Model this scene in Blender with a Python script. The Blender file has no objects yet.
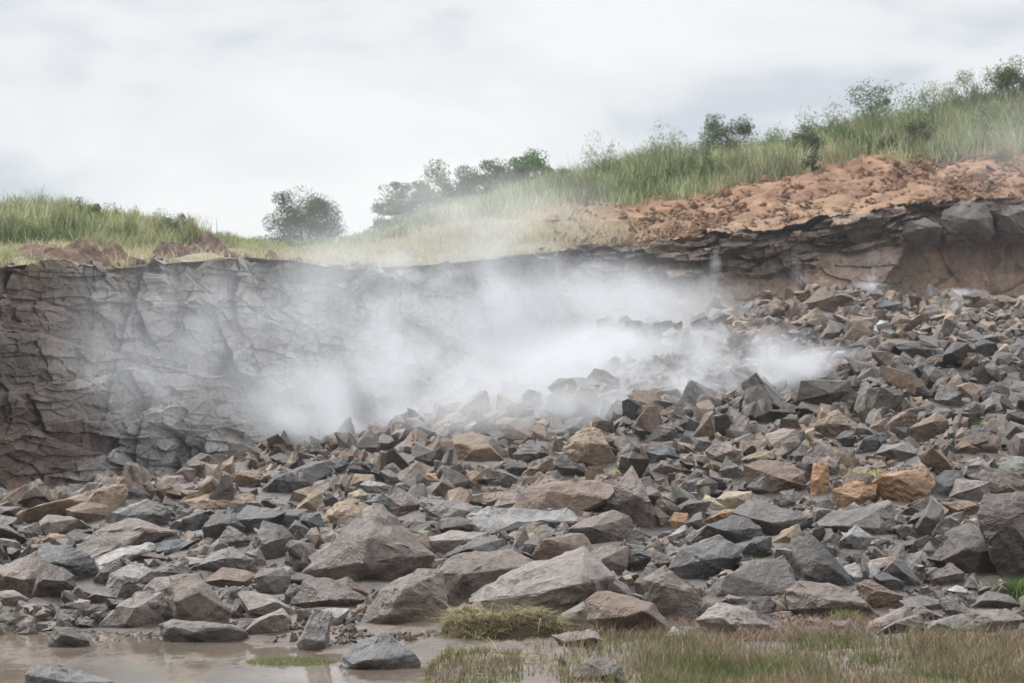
import bpy, bmesh, math, random
import numpy as np
from mathutils import Vector, Euler, Matrix, noise as mnoise

random.seed(7)
RNG = np.random.default_rng(7)
C = bpy.context.scene.collection
scene = bpy.context.scene

# ------------------------------------------------------------------ camera, sky, sun, exposure
F = 1024 * 85 / 36.0          # focal length in picture widths
H = 2.4                       # eye height
HOR = 430.0                   # row of the horizon
cam_d = bpy.data.cameras.new('camera')
cam = bpy.data.objects.new('camera', cam_d); C.objects.link(cam)
cam_d.lens = 85; cam_d.sensor_width = 36
cam_d.shift_y = (HOR - 341.5) / 1024
cam.location = (0, 0, H); cam.rotation_euler = (math.radians(90), 0, 0)
cam_d.clip_start = 0.5; cam_d.clip_end = 9000
cam_d.dof.use_dof = True; cam_d.dof.focus_distance = 34; cam_d.dof.aperture_fstop = 2.8
scene.camera = cam

SUN_EL, SUN_AZ = 52, 302      # azimuth measured from +Y clockwise: left of the camera, slightly ahead
world = bpy.data.worlds.new('World'); scene.world = world; world.use_nodes = True
wt = world.node_tree; wt.nodes.clear()
def N(t, kind, **kw):
    n = t.nodes.new(kind)
    for k, v in kw.items():
        if k.startswith('i_'):
            n.inputs[k[2:].replace('_', ' ')].default_value = v
        else: setattr(n, k, v)
    return n
sky = N(wt, 'ShaderNodeTexSky', sky_type='NISHITA', sun_disc=False)
sky.sun_elevation = math.radians(SUN_EL); sky.sun_rotation = math.radians(SUN_AZ)
skm = N(wt, 'ShaderNodeMix', data_type='RGBA', blend_type='MULTIPLY'); skm.inputs[0].default_value = 1
wt.links.new(sky.outputs[0], skm.inputs[6]); skm.inputs[7].default_value = (.1, .1, .1, 1)
tc = N(wt, 'ShaderNodeTexCoord')
mp = N(wt, 'ShaderNodeMapping'); mp.inputs['Scale'].default_value = (1, 1, 2.6); mp.inputs['Location'].default_value = (.31, .1, .2)
wt.links.new(tc.outputs['Generated'], mp.inputs[0])
cn = N(wt, 'ShaderNodeTexNoise', i_Scale=6.5, i_Detail=6.0, i_Roughness=.5, i_Distortion=.3)
wt.links.new(mp.outputs[0], cn.inputs['Vector'])
cr = N(wt, 'ShaderNodeValToRGB')
cr.color_ramp.elements[0].position = .38; cr.color_ramp.elements[0].color = (.66, .71, .77, 1)
cr.color_ramp.elements[1].position = .60; cr.color_ramp.elements[1].color = (.96, .965, .97, 1)
e = cr.color_ramp.elements.new(.48); e.color = (.86, .88, .905, 1)
wt.links.new(cn.outputs[0], cr.inputs[0])
mx = N(wt, 'ShaderNodeMix', data_type='RGBA'); mx.inputs[0].default_value = .93
wt.links.new(skm.outputs[2], mx.inputs[6]); wt.links.new(cr.outputs[0], mx.inputs[7])
# an overcast sky is about twice as bright overhead as near the horizon
sx_ = N(wt, 'ShaderNodeSeparateXYZ'); wt.links.new(tc.outputs['Generated'], sx_.inputs[0])
zr_ = N(wt, 'ShaderNodeMapRange', interpolation_type='SMOOTHSTEP'); zr_.inputs[1].default_value = .18; zr_.inputs[2].default_value = .75
zr_.inputs[3].default_value = 1.0; zr_.inputs[4].default_value = 2.6; wt.links.new(sx_.outputs[2], zr_.inputs[0])
bg = N(wt, 'ShaderNodeBackground', i_Strength=1.0); wt.links.new(zr_.outputs[0], bg.inputs[1])
wo = N(wt, 'ShaderNodeOutputWorld')
wt.links.new(mx.outputs[2], bg.inputs[0]); wt.links.new(bg.outputs[0], wo.inputs[0])

sd = bpy.data.lights.new('sun', 'SUN'); sun = bpy.data.objects.new('sun', sd); C.objects.link(sun)
sd.energy = 3.0; sd.angle = math.radians(10); sd.color = (1, .97, .92)
_a, _e = math.radians(SUN_AZ), math.radians(SUN_EL)
_dir = Vector((math.sin(_a) * math.cos(_e), math.cos(_a) * math.cos(_e), math.sin(_e)))
sun.rotation_euler = _dir.to_track_quat('Z', 'Y').to_euler(); sun.location = (0, 0, 60)

vs = scene.view_settings
vs.view_transform = 'Standard'; vs.look = 'None'; vs.gamma = 1; vs.exposure = 0.0
scene.render.engine = 'CYCLES'
cy = scene.cycles
cy.max_bounces = 6; cy.diffuse_bounces = 2; cy.glossy_bounces = 2; cy.transmission_bounces = 2
cy.volume_bounces = 4; cy.transparent_max_bounces = 12
cy.volume_step_rate = 1.0; cy.volume_max_steps = 96
cy.use_adaptive_sampling = True; cy.adaptive_threshold = 0.03
cy.use_denoising = True

# ------------------------------------------------------------------ helpers
def hsh(a, b, k):
    v = np.sin(a * 127.1 + b * 311.7 + k * 74.7 + 3.1) * 43758.5453
    return v - np.floor(v)
def vnoise(x, y, k=0):
    xi, yi = np.floor(x), np.floor(y); fx, fy = x - xi, y - yi
    fx = fx * fx * (3 - 2 * fx); fy = fy * fy * (3 - 2 * fy)
    a = hsh(xi, yi, k); b = hsh(xi + 1, yi, k); c = hsh(xi, yi + 1, k); d = hsh(xi + 1, yi + 1, k)
    return (a + (b - a) * fx + (c - a) * fy + (a - b - c + d) * fx * fy) * 2 - 1
def fbm(x, y, o=4, k=0, g=.5):
    s = 0; a = 1
    for i in range(o):
        s = s + a * vnoise(x * 2 ** i + 17 * i, y * 2 ** i - 9 * i, k + i); a *= g
    return s
def facets(x, y, size, k, sx=1.0):
    """cracked planar cells: random offset and tilt per cell, and the distance to the cell edge"""
    qx, qy = x / (size * sx), y / size
    bx, by = np.floor(qx), np.floor(qy)
    f1 = np.full(np.shape(qx), 9.); f2 = f1.copy(); out = np.zeros_like(f1); rid = np.zeros_like(f1)
    for i in (-1, 0, 1):
        for j in (-1, 0, 1):
            cx, cyy = bx + i, by + j
            px = cx + .5 + .85 * (hsh(cx, cyy, k) - .5); py = cyy + .5 + .85 * (hsh(cx, cyy, k + 1) - .5)
            d = np.hypot(qx - px, qy - py)
            v = (hsh(cx, cyy, k + 2) - .5) + 1.1 * (hsh(cx, cyy, k + 3) - .5) * (qx - px) + 1.1 * (hsh(cx, cyy, k + 4) - .5) * (qy - py)
            m = d < f1
            f2 = np.where(m, f1, np.minimum(f2, d)); out = np.where(m, v, out); rid = np.where(m, hsh(cx, cyy, k + 5), rid)
            f1 = np.where(m, d, f1)
    return out, f2 - f1, rid
I = np.interp
def world_at(px, py, D): return Vector(((px - 512) / F * D, D, H + (HOR - py) / F * D))

def set_tags(o, label=None, cat=None, group=None, kind=None):
    if label: o['label'] = label
    if cat: o['category'] = cat
    if group: o['group'] = group
    if kind: o['kind'] = kind
    return o
def np_mesh(name, V, Fc, mat, tint=None, smooth=False):
    """V (n,3), Fc (m,3 or 4) -> mesh"""
    V = np.asarray(V, np.float32); Fc = np.asarray(Fc, np.int32)
    me = bpy.data.meshes.new(name); k = Fc.shape[1]
    me.vertices.add(len(V)); me.vertices.foreach_set('co', V.ravel())
    me.loops.add(Fc.size); me.loops.foreach_set('vertex_index', Fc.ravel())
    me.polygons.add(len(Fc)); me.polygons.foreach_set('loop_start', np.arange(0, Fc.size, k, dtype=np.int32))
    me.polygons.foreach_set('loop_total', np.full(len(Fc), k, np.int32))
    me.polygons.foreach_set('use_smooth', np.full(len(Fc), smooth, bool))
    if tint is not None:
        at = me.attributes.new('tint', 'FLOAT_COLOR', 'POINT')
        t = np.ones((len(V), 4), np.float32); t[:, :3] = tint
        at.data.foreach_set('color', t.ravel())
    me.materials.append(mat); me.update(calc_edges=True); me.validate()
    return me
def add(name, me, parent=None, loc=(0, 0, 0), **kw):
    o = bpy.data.objects.new(name, me); C.objects.link(o); o.location = loc
    if parent: o.parent = parent
    return set_tags(o, **kw)
def grid_faces(r, c):
    i = np.arange(r * c).reshape(r, c)
    return np.stack([i[:-1, :-1], i[:-1, 1:], i[1:, 1:], i[1:, :-1]], -1).reshape(-1, 4)

# ------------------------------------------------------------------ materials
def base_mat(name):
    m = bpy.data.materials.new(name); m.use_nodes = True
    t = m.node_tree; return m, t, t.nodes['Principled BSDF']
def rock_mat(name, src, scale=1.0, bump=.5, rough=(.45, .8), speck=.5, streak=0.0, albedo=.70, dust=.36):
    m, t, p = base_mat(name); L = t.links.new
    g = N(t, 'ShaderNodeNewGeometry')
    if src == 'object':
        oi = N(t, 'ShaderNodeObjectInfo'); col = oi.outputs['Color']
    else:
        at = N(t, 'ShaderNodeAttribute', attribute_name='tint'); col = at.outputs['Color']
    n1 = N(t, 'ShaderNodeTexNoise', i_Scale=1.1 * scale, i_Detail=6.0, i_Roughness=.62, i_Distortion=.4)
    n2 = N(t, 'ShaderNodeTexNoise', i_Scale=9.0 * scale, i_Detail=5.0, i_Roughness=.7)
    n3 = N(t, 'ShaderNodeTexNoise', i_Scale=45.0 * scale, i_Detail=2.0, i_Roughness=.6)
    for n in (n1, n2, n3): L(g.outputs['Position'], n.inputs['Vector'])
    r1 = N(t, 'ShaderNodeMapRange'); r1.inputs[1].default_value = .3; r1.inputs[2].default_value = .7
    r1.inputs[3].default_value = .62; r1.inputs[4].default_value = 1.34; L(n1.outputs[0], r1.inputs[0])
    r2 = N(t, 'ShaderNodeMapRange'); r2.inputs[1].default_value = .3; r2.inputs[2].default_value = .7
    r2.inputs[3].default_value = 1 - .5 * speck; r2.inputs[4].default_value = 1 + .5 * speck; L(n2.outputs[0], r2.inputs[0])
    mu = N(t, 'ShaderNodeMath', operation='MULTIPLY'); L(r1.outputs[0], mu.inputs[0]); L(r2.outputs[0], mu.inputs[1])
    last = mu.outputs[0]
    if streak:
        mpp = N(t, 'ShaderNodeMapping'); mpp.inputs['Scale'].default_value = (1.3, 1.3, .12); L(g.outputs['Position'], mpp.inputs[0])
        ns = N(t, 'ShaderNodeTexNoise', i_Scale=1.4, i_Detail=5.0, i_Roughness=.6); L(mpp.outputs[0], ns.inputs['Vector'])
        rs = N(t, 'ShaderNodeMapRange'); rs.inputs[1].default_value = .35; rs.inputs[2].default_value = .68
        rs.inputs[3].default_value = 1 - streak; rs.inputs[4].default_value = 1 + streak; L(ns.outputs[0], rs.inputs[0])
        m3 = N(t, 'ShaderNodeMath', operation='MULTIPLY'); L(last, m3.inputs[0]); L(rs.outputs[0], m3.inputs[1]); last = m3.outputs[0]
    al = N(t, 'ShaderNodeMath', operation='MULTIPLY'); L(last, al.inputs[0]); al.inputs[1].default_value = albedo; last = al.outputs[0]
    vm = N(t, 'ShaderNodeVectorMath', operation='SCALE'); L(col, vm.inputs[0]); L(last, vm.inputs['Scale'])
    # warm dusty coat in irregular patches, rust stain
    nd = N(t, 'ShaderNodeTexNoise', i_Scale=1.7 * scale, i_Detail=4.0, i_Roughness=.6, i_Distortion=.8); L(g.outputs['Position'], nd.inputs['Vector'])
    rd = N(t, 'ShaderNodeMapRange'); rd.inputs[1].default_value = .5; rd.inputs[2].default_value = .72; rd.inputs[3].default_value = 0; rd.inputs[4].default_value = dust
    L(nd.outputs[0], rd.inputs[0])
    mxx = N(t, 'ShaderNodeMix', data_type='RGBA'); L(rd.outputs[0], mxx.inputs[0]); L(vm.outputs[0], mxx.inputs[6])
    mxx.inputs[7].default_value = (.25, .205, .17, 1)
    L(mxx.outputs[2], p.inputs['Base Color'])
    rr = N(t, 'ShaderNodeMapRange'); rr.inputs[1].default_value = .35; rr.inputs[2].default_value = .65
    rr.inputs[3].default_value = rough[0]; rr.inputs[4].default_value = rough[1]; L(nd.outputs[0], rr.inputs[0]); L(rr.outputs[0], p.inputs['Roughness'])
    p.inputs['Specular IOR Level'].default_value = .5
    b1 = N(t, 'ShaderNodeBump', i_Strength=bump, i_Distance=.05 / scale); L(n2.outputs[0], b1.inputs['Height'])
    b2 = N(t, 'ShaderNodeBump', i_Strength=bump * .7, i_Distance=.012 / scale); L(n3.outputs[0], b2.inputs['Height']); L(b1.outputs[0], b2.inputs['Normal'])
    b3 = N(t, 'ShaderNodeBump', i_Strength=bump, i_Distance=.16 / scale); L(n1.outputs[0], b3.inputs['Height']); L(b2.outputs[0], b3.inputs['Normal'])
    L(b3.outputs[0], p.inputs['Normal'])
    return m
M_ROCK = rock_mat('boulder_rock', 'object', 1.0, 1.0, (.3, .65), .85, 0, .49)
M_RUB = rock_mat('rubble_rock', 'tint', 1.3, 1.0, (.3, .68), .85, 0, .43)
M_CLIFF = rock_mat('cliff_rock', 'tint', .55, .9, (.5, .8), .6, .14, 1.0)
M_SOIL = rock_mat('red_soil', 'tint', .9, .9, (.85, .95), .6, 0, .72, .2)
M_MUD = rock_mat('mud', 'tint', 1.2, .8, (.25, .8), .5, 0, .8)
def leaf_mat(name, trans=.35):
    m, t, p = base_mat(name); L = t.links.new
    at = N(t, 'ShaderNodeAttribute', attribute_name='tint')
    L(at.outputs['Color'], p.inputs['Base Color']); p.inputs['Roughness'].default_value = .6; p.inputs['Specular IOR Level'].default_value = .25
    tr = N(t, 'ShaderNodeBsdfTranslucent'); L(at.outputs['Color'], tr.inputs[0])
    ms = N(t, 'ShaderNodeMixShader'); ms.inputs[0].default_value = trans
    out = t.nodes['Material Output']; L(p.outputs[0], ms.inputs[1]); L(tr.outputs[0], ms.inputs[2]); L(ms.outputs[0], out.inputs[0])
    return m
M_LEAF = leaf_mat('foliage'); M_GRASS = leaf_mat('grass_blade', .3)
M_BARK, _t, _p = base_mat('bark')
_n = N(_t, 'ShaderNodeTexNoise', i_Scale=14.0, i_Detail=4.0); _r = N(_t, 'ShaderNodeValToRGB')
_r.color_ramp.elements[0].color = (.05, .04, .03, 1); _r.color_ramp.elements[1].color = (.16, .13, .10, 1)
_t.links.new(_n.outputs[0], _r.inputs[0]); _t.links.new(_r.outputs[0], _p.inputs['Base Color']); _p.inputs['Roughness'].default_value = .9
# muddy water
M_WATER, _t, _p = base_mat('muddy_water')
_g = N(_t, 'ShaderNodeNewGeometry'); _m = N(_t, 'ShaderNodeMapping'); _m.inputs['Scale'].default_value = (1, .35, 1)
_t.links.new(_g.outputs['Position'], _m.inputs[0])
_n = N(_t, 'ShaderNodeTexNoise', i_Scale=5.0, i_Detail=3.0); _t.links.new(_m.outputs[0], _n.inputs['Vector'])
_n2 = N(_t, 'ShaderNodeTexNoise', i_Scale=.9, i_Detail=4.0); _t.links.new(_g.outputs['Position'], _n2.inputs['Vector'])
_r = N(_t, 'ShaderNodeValToRGB'); _r.color_ramp.elements[0].position = .35; _r.color_ramp.elements[1].position = .65
_r.color_ramp.elements[0].color = (.125, .10, .078, 1); _r.color_ramp.elements[1].color = (.19, .155, .12, 1)
_t.links.new(_n2.outputs[0], _r.inputs[0]); _t.links.new(_r.outputs[0], _p.inputs['Base Color'])
_p.inputs['Roughness'].default_value = .05; _p.inputs['IOR'].default_value = 1.33
_b = N(_t, 'ShaderNodeBump', i_Strength=.3, i_Distance=.02); _t.links.new(_n.outputs[0], _b.inputs['Height']); _t.links.new(_b.outputs[0], _p.inputs['Normal'])

# ------------------------------------------------------------------ terrain functions (u = bearing as picture column, D = distance)
def ridge_row(u): return I(u, [-500, 0, 60, 120, 200, 300, 400, 450, 520, 560, 620, 700, 780, 840, 1024, 1500],
                               [532, 516, 505, 492, 480, 459, 430, 413, 390, 364, 337, 322, 309, 301, 305, 316])
def ridge_D(u): return I(u, [-500, 0, 200, 300, 450, 560, 700, 840, 1024, 1500], [52, 56, 60, 64, 70, 76, 86, 92, 95, 98])
def wall_D(u): return I(u, [-600, 0, 60, 100, 200, 300, 420, 512, 700, 860, 1024, 1600], [62, 68, 71, 73.2, 78, 83, 87, 90, 96, 99, 101, 106])
def lip_row(u): return I(u, [-600, 0, 40, 75, 100, 150, 200, 240, 290, 345, 400, 470, 540, 600, 700, 760, 800, 860, 900, 960, 1024, 1600],
                            [280, 270, 265, 268, 272, 267, 262, 258, 261, 271, 268, 262, 254, 247, 238, 233, 226, 217, 209, 203, 202, 190])
def shore_D(u): return I(u, [-500, 0, 100, 200, 300, 380, 430, 460, 520, 620], [31, 29.6, 29, 27.6, 26.3, 25, 23.5, 20, 14, 6])
def ground_z(u, D):
    u = np.asarray(u, float); D = np.asarray(D, float)
    X = (u - 512) / F * D
    t = D - shore_D(u) + .9 * fbm(X * .9, D * .6, 3, 3)
    z = np.clip(.07 * t, -.18, .16) + .03 * fbm(X * 2.1, D * 2.1, 4, 11) * np.clip(1 + t * .25, .2, 1)
    zr = H + (HOR - ridge_row(u)) / F * ridge_D(u)
    s = np.clip((D - 28.6) / (ridge_D(u) - 28.6), 0, 1)
    p = I(u, [0, 500, 1024], [1.0, 1.05, .92])
    pile = (zr - .1) * s ** p
    over = np.clip(D - ridge_D(u), 0, None)
    k = I(u, [0, 500, 800, 1024], [.35, .35, .12, .06])
    pile = pile - np.minimum(over * k, pile * .6 + .0)
    pile = pile + .28 * np.clip(s * 6, 0, 1) * fbm(X * .33, D * .33, 3, 21)
    return z + pile
def row_of(u, D): return HOR - F * (ground_z(u, D) - H) / D
_Ds = np.linspace(17, 100, 1700)
def D_at(u, row):
    """distance at which the ground stands at this picture row"""
    m = _Ds <= ridge_D(u) + .5
    uu = np.full(m.sum(), float(u)); r = HOR - F * (np.maximum(ground_z(uu, _Ds[m]), 0.0) - H) / _Ds[m]
    ok = np.nonzero(r <= row)[0]
    return float(_Ds[m][ok[0]]) if len(ok) else float(ridge_D(u))

# ------------------------------------------------------------------ ground, water, cliff, hill
us = np.linspace(-520, 1560, 560); Dl = np.concatenate([np.linspace(4, 22, 30), np.linspace(22.3, 62, 260), np.linspace(62.4, 110, 120)])
U, DD = np.meshgrid(us, Dl); Z = ground_z(U, DD); X = (U - 512) / F * DD
wet = np.clip((Z - .0) / .35, 0, 1)[..., None]
nz = (.5 + .5 * fbm(X * .5, DD * .5, 3, 31))[..., None].clip(0, 1)
nz = nz * 1.0
pl = np.clip((DD - 28.3 + .8 * fbm(X * .8, DD * .8, 3, 12)) / 1.6, 0, 1)[..., None]
tint = (1 - wet) * np.array([.13, .095, .07]) + wet * (np.array([.10, .085, .075]) * (1 - nz) + np.array([.17, .135, .11]) * nz)
tint = tint * (1 - pl) + np.array([.075, .062, .053]) * pl      # dirt under the pile, painted darker for shade in the gaps
V = np.stack([X, DD, Z], -1).reshape(-1, 3)
add('ground', np_mesh('ground', V, grid_faces(len(Dl), len(us)), M_MUD, tint.reshape(-1, 3), True), kind='structure')
pv = [(-4000, -3000, -.45), (4000, -3000, -.45), (4000, 6000, -.45), (-4000, 6000, -.45)]
add('ground', np_mesh('plain', pv, [(0, 1, 2, 3)], M_MUD, np.full((4, 3), .13)), kind='structure')
wv = [((u - 512) / F * D, D, 0.0) for u, D in ((-520, 3.5), (900, 3.5), (620, 33), (-520, 33))]
add('water', np_mesh('water', wv, [(0, 1, 2, 3)], M_WATER), kind='structure', label='brown muddy puddle reflecting the boulders along its shore')

# added unseen bank behind the camera: blocks low sky, darkens front faces
gx = np.linspace(-190, 190, 60); gy = np.linspace(-150, -22, 30); A, B = np.meshgrid(gx, gy)
zz = 34 * np.clip((-24 - B) / 34, 0, 1) ** .8 + 1.2 * fbm(A * .06, B * .06, 3, 700) - .6
add('hill', np_mesh('hill', np.stack([A, B, zz], -1).reshape(-1, 3), grid_faces(30, 60), M_SOIL, np.full((1800, 3), 1.) * np.array([.10, .10, .06]), True), kind='structure',
    label='added unseen bank behind the viewer, blocking light from the low sky')

# cliff
uc = np.concatenate([np.linspace(-560, -40, 150), np.linspace(-38.8, 1064, 1000), np.linspace(1068, 1600, 150)]); nr = 290
sv = np.linspace(0, 1, nr)
U, S = np.meshgrid(uc, sv)
Dw = wall_D(U); Xa0 = (U - 512) / F * Dw; zl = H + (HOR - lip_row(U)) / F * Dw
zl0 = zl.copy()
zl = zl + .20 * fbm(U / 22., U * 0 + 3, 4, 90) + .16 * facets(Xa0, U * 0, 1.1, 91)[0]
zb = -1.0
Zc = zb + (zl - zb) * S
Xa = (U - 512) / F * Dw
below = (zl - Zc)
wx = Xa + .12 * fbm(Xa * 1.2, Zc * 1.2, 3, 40) - .2 * Zc; wz = Zc + .09 * fbm(Xa * 1.1 + 9, Zc * 1.2, 3, 44) + .05 * Xa
bed, bed_e, bed_i = facets(Xa + .3 * vnoise(Zc, Xa * .3, 46), Zc + .15 * fbm(Xa * .25, Zc * .3, 3, 47) - .04 * Xa, .62, 48, 3.2)
f_a, e_a, i_a = facets(wx, wz, 4.6, 50, 1.3)
f_b, e_b, i_b = facets(wx, wz, 1.9, 60, 1.35)
f_c, e_c, i_c = facets(wx + .1 * f_b, wz, .75, 70, 1.5)
f_d, e_d, i_d = facets(wx, wz, .32, 75, 1.6)
vj, vj_e, vj_i = facets(Xa + .12 * Zc + .1 * fbm(Zc, Xa * .5, 2, 56), Zc, 1.25, 57, .62)
f_e, _, _ = facets(Xa - .3 * Zc, Zc + .3 * Xa, .42, 58, 1.0)
disp = 1.0 * f_a + .75 * f_b + .22 * bed + .5 * vj + .5 * f_c + .34 * f_d + .20 * f_e - .08 * np.exp(-e_b * 24) - .06 * np.exp(-vj_e * 26)
# right hand part: bedded broken band on top of smooth recessed faces
rt = np.clip((U - 520) / 160, 0, 1)
band_h = 1.75 + .25 * fbm(Xa * .3, Xa * 0, 3, 95)
bz = -(zl0 - Zc) + .06 * fbm(Xa * .7, below * .7, 3, 82)
lay, _, lay_i = facets(Xa, bz, .26, 80, 6.0)
lay2, _, _ = facets(Xa, bz, .55, 84, 3.4)
inband = 1 / (1 + np.exp((below - band_h) * 9))
f_s, e_s, i_s = facets(wx - .5 * (wz), wz, 3.2, 86, 1.5)
smooth = 1.0 * f_s + .15 * f_c + .22 * f_b - .1 * np.exp(-e_s * 18)
right = inband * (.6 + .7 * lay2 + .5 * lay + .2 * f_d + .3 * f_c) + (1 - inband) * (smooth - .25)
ltop = np.exp(-(below / .55) ** 2) * .45 * (U < 560)
dd = (1 - rt) * (disp + ltop) + rt * right
dd = dd + .05 * fbm(Xa * 3, Zc * 3, 3, 99)
dd = dd + .5 * np.clip(below / 9, 0, 1)           # slight batter
Yc = Dw - dd
# colours
grey = np.array([.27, .255, .243]); lgrey = np.array([.42, .40, .385]); brn = np.array([.22, .165, .135]); dk = np.array([.10, .085, .08]); red = np.array([.22, .13, .095]); tan = np.array([.30, .20, .14])
n = (.5 + .6 * fbm(Xa * .28, Zc * .3, 4, 33)).clip(0, 1)[..., None]
tintc = grey * (1 - n) + lgrey * n
Uq = U + 50 * fbm(Xa * .7, Zc * .55, 4, 35)
lb = (1.3 * np.clip((130 - Uq) / 95, 0, 1) * (.75 + .5 * fbm(Xa * .5, Zc * .5, 3, 34))).clip(0, 1)[..., None]
tintc = tintc * (1 - lb) + (brn * (1 - .45 * n)) * lb
rl = (1.5 * np.clip((62 - Uq) / 45, 0, 1) * np.clip((below - 3.2) / 2, 0, 1) * (.4 + .6 * n[..., 0])).clip(0, 1)[..., None]
tintc = tintc * (1 - rl) + red * .55 * rl
R = rt[..., None]
rc = (brn * 1.15) * (1 - n) + tan * 1.15 * n
rc = rc * (.8 + .45 * i_s[..., None])
ib = inband[..., None]
bc = np.array([.155, .112, .085]) * (.45 + 1.1 * lay_i[..., None])
rc = rc * (1 - ib) + bc * ib
tintc = tintc * (1 - R) + rc * R
so = (np.clip(1.3 - (below + .25 * fbm(Xa * 1.5, Xa * 0 + 2, 3, 93)) / .22, 0, 1) * (U < 700))[..., None] * .85
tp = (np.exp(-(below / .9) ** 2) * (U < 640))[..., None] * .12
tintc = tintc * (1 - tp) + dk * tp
tintc = tintc * (.82 + .36 * i_b[..., None]) * (.85 + .3 * bed_i[..., None])
tintc = tintc * (1 - so) + np.array([.24, .19, .13]) * so
# pale trickle stains of rock flour under the band
for su, w_, a_ in ((715, 5, 1), (795, 4, 1.1), (712, 2, .6), (868, 9, .45), (888, 4, .3), (1003, 3, .4), (583, 9, .5), (685, 12, .4)):
    m_ = np.exp(-((U - su - 3 * vnoise(Zc * 2, Zc * 0, 5)) / w_) ** 2) * a_ * np.clip((below - band_h + .3) * 2, 0, 1) * np.clip(1 - (below - band_h - 1.2) / 1.2, 0, 1) * (.5 + .6 * vnoise(U / 2., Zc * 3, 7))
    m_ = m_.clip(0, 1)[..., None]; tintc = tintc * (1 - m_) + np.array([.5, .46, .43]) * m_
V = np.stack([(U - 512) / F * Dw, Yc, Zc], -1)
top = V[-1].copy(); back = top.copy(); back[:, 1] = wall_D(uc) + 3; back[:, 2] += .1
V = np.concatenate([V, back[None]], 0); tintc = np.concatenate([tintc, tintc[-1:]], 0)
add('cliff', np_mesh('cliff', V.reshape(-1, 3), grid_faces(nr + 1, len(uc)), M_CLIFF, tintc.reshape(-1, 3).clip(.02, .8), False),
    kind='structure', label='fractured grey and brown quarry face with a bedded dark band on top')

_r = np.random.default_rng(88); _n = 9000; _q = _r.uniform(-60, 640, _n); _t = _r.random(_n) ** .8
_yt = np.interp(_q, uc, V[-1, :, 1]); _zt = np.interp(_q, uc, V[-1, :, 2]); _yy = _yt + (wall_D(_q) + .8 - _yt) * _t
LIP = (_q, np.stack([(_q - 512) / F * _yy, _yy, _zt + .02], -1))
def edge_row(u): return I(u, [-600, 0, 120, 240, 300, 360, 450, 560, 640, 700, 760, 830, 900, 1024, 1600], [250, 246, 246, 250, 252, 246, 218, 204, 206, 196, 178, 163, 157, 150, 130])
def sky_row(u): return I(u, [-600, 0, 120, 200, 240, 300, 360, 400, 450, 560, 640, 700, 760, 860, 1024, 1600], [228, 228, 232, 243, 252, 254, 246, 226, 206, 192, 182, 172, 158, 136, 112, 70])
def hill_z(u, D):
    Dw_ = wall_D(u); z0 = H + (HOR - lip_row(u)) / F * Dw_
    D1 = Dw_ + 11; z1 = H + (HOR - edge_row(u)) / F * D1
    D2 = Dw_ + 34; z2 = H + (HOR - sky_row(u)) / F * D2
    a = np.clip((D - Dw_) / 11, 0, 1); b = np.clip((D - D1) / 23, 0, 1)
    z = z0 + (z1 - z0) * a + (z2 - z1) * (1 - (1 - b) ** 1.6)
    X_ = (u - 512) / F * D
    z = z + (.16 * fbm(X_ * .5, D * .5, 4, 61) + .05 * fbm(X_ * 3, D * 3, 2, 66)) * np.clip((D - Dw_) / 2, .15, 1)
    return z - np.clip(D - D2, 0, 900) * .02
uh = np.linspace(-700, 1720, 760); ro = np.concatenate([np.linspace(-.6, 13, 110), np.linspace(13.4, 45, 70), np.linspace(47, 120, 20), np.array([160, 250, 500, 1000, 3000])])
U, O = np.meshgrid(uh, ro); DD = wall_D(U) + O
Z = hill_z(U, DD); X = (U - 512) / F * DD
is_soil = (np.clip((U - 540) / 90, 0, 1) * np.clip((12.5 + 1.2 * fbm(X * .4, DD * .4, 3, 8) - O) / .8, 0, 1))[..., None]
n = (.5 + .6 * fbm(X * .35, DD * .6, 4, 71)).clip(0, 1)[..., None]
soil = np.array([.26, .13, .07]) * (1 - n) + np.array([.37, .22, .125]) * n
dry = np.array([.36, .30, .21]) * (1 - n) + np.array([.27, .26, .15]) * n
band = np.exp(-((O - 1.0) / 1.6) ** 2)[..., None] * np.clip((900 - U) / 150, 0, 1)[..., None]
soil = soil * (1 - .5 * band) + np.array([.36, .27, .17]) * .5 * band
gcol = np.array([.10, .14, .05])
gr = np.clip((O - 10) / 3, 0, 1)[..., None]
dry = dry * (1 - gr) + gcol * gr
tint = dry * (1 - is_soil) + soil * is_soil
Z = Z + is_soil[..., 0] * (.10 * fbm(X * 2.2, DD * 2.2, 3, 77) + (.10 * facets(X, DD, .7, 79)[0] + .10 * facets(X, DD, 1.9, 179)[0]) + .16 * fbm(X * .5 - DD * .25, DD * .12, 3, 178))
add('hill', np_mesh('hill', np.stack([X, DD, Z], -1).reshape(-1, 3), grid_faces(len(ro), len(uh)), M_SOIL, tint.reshape(-1, 3), True), kind='structure',
    label='grassy hillside with a bare slope of red soil above the cliff')

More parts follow.
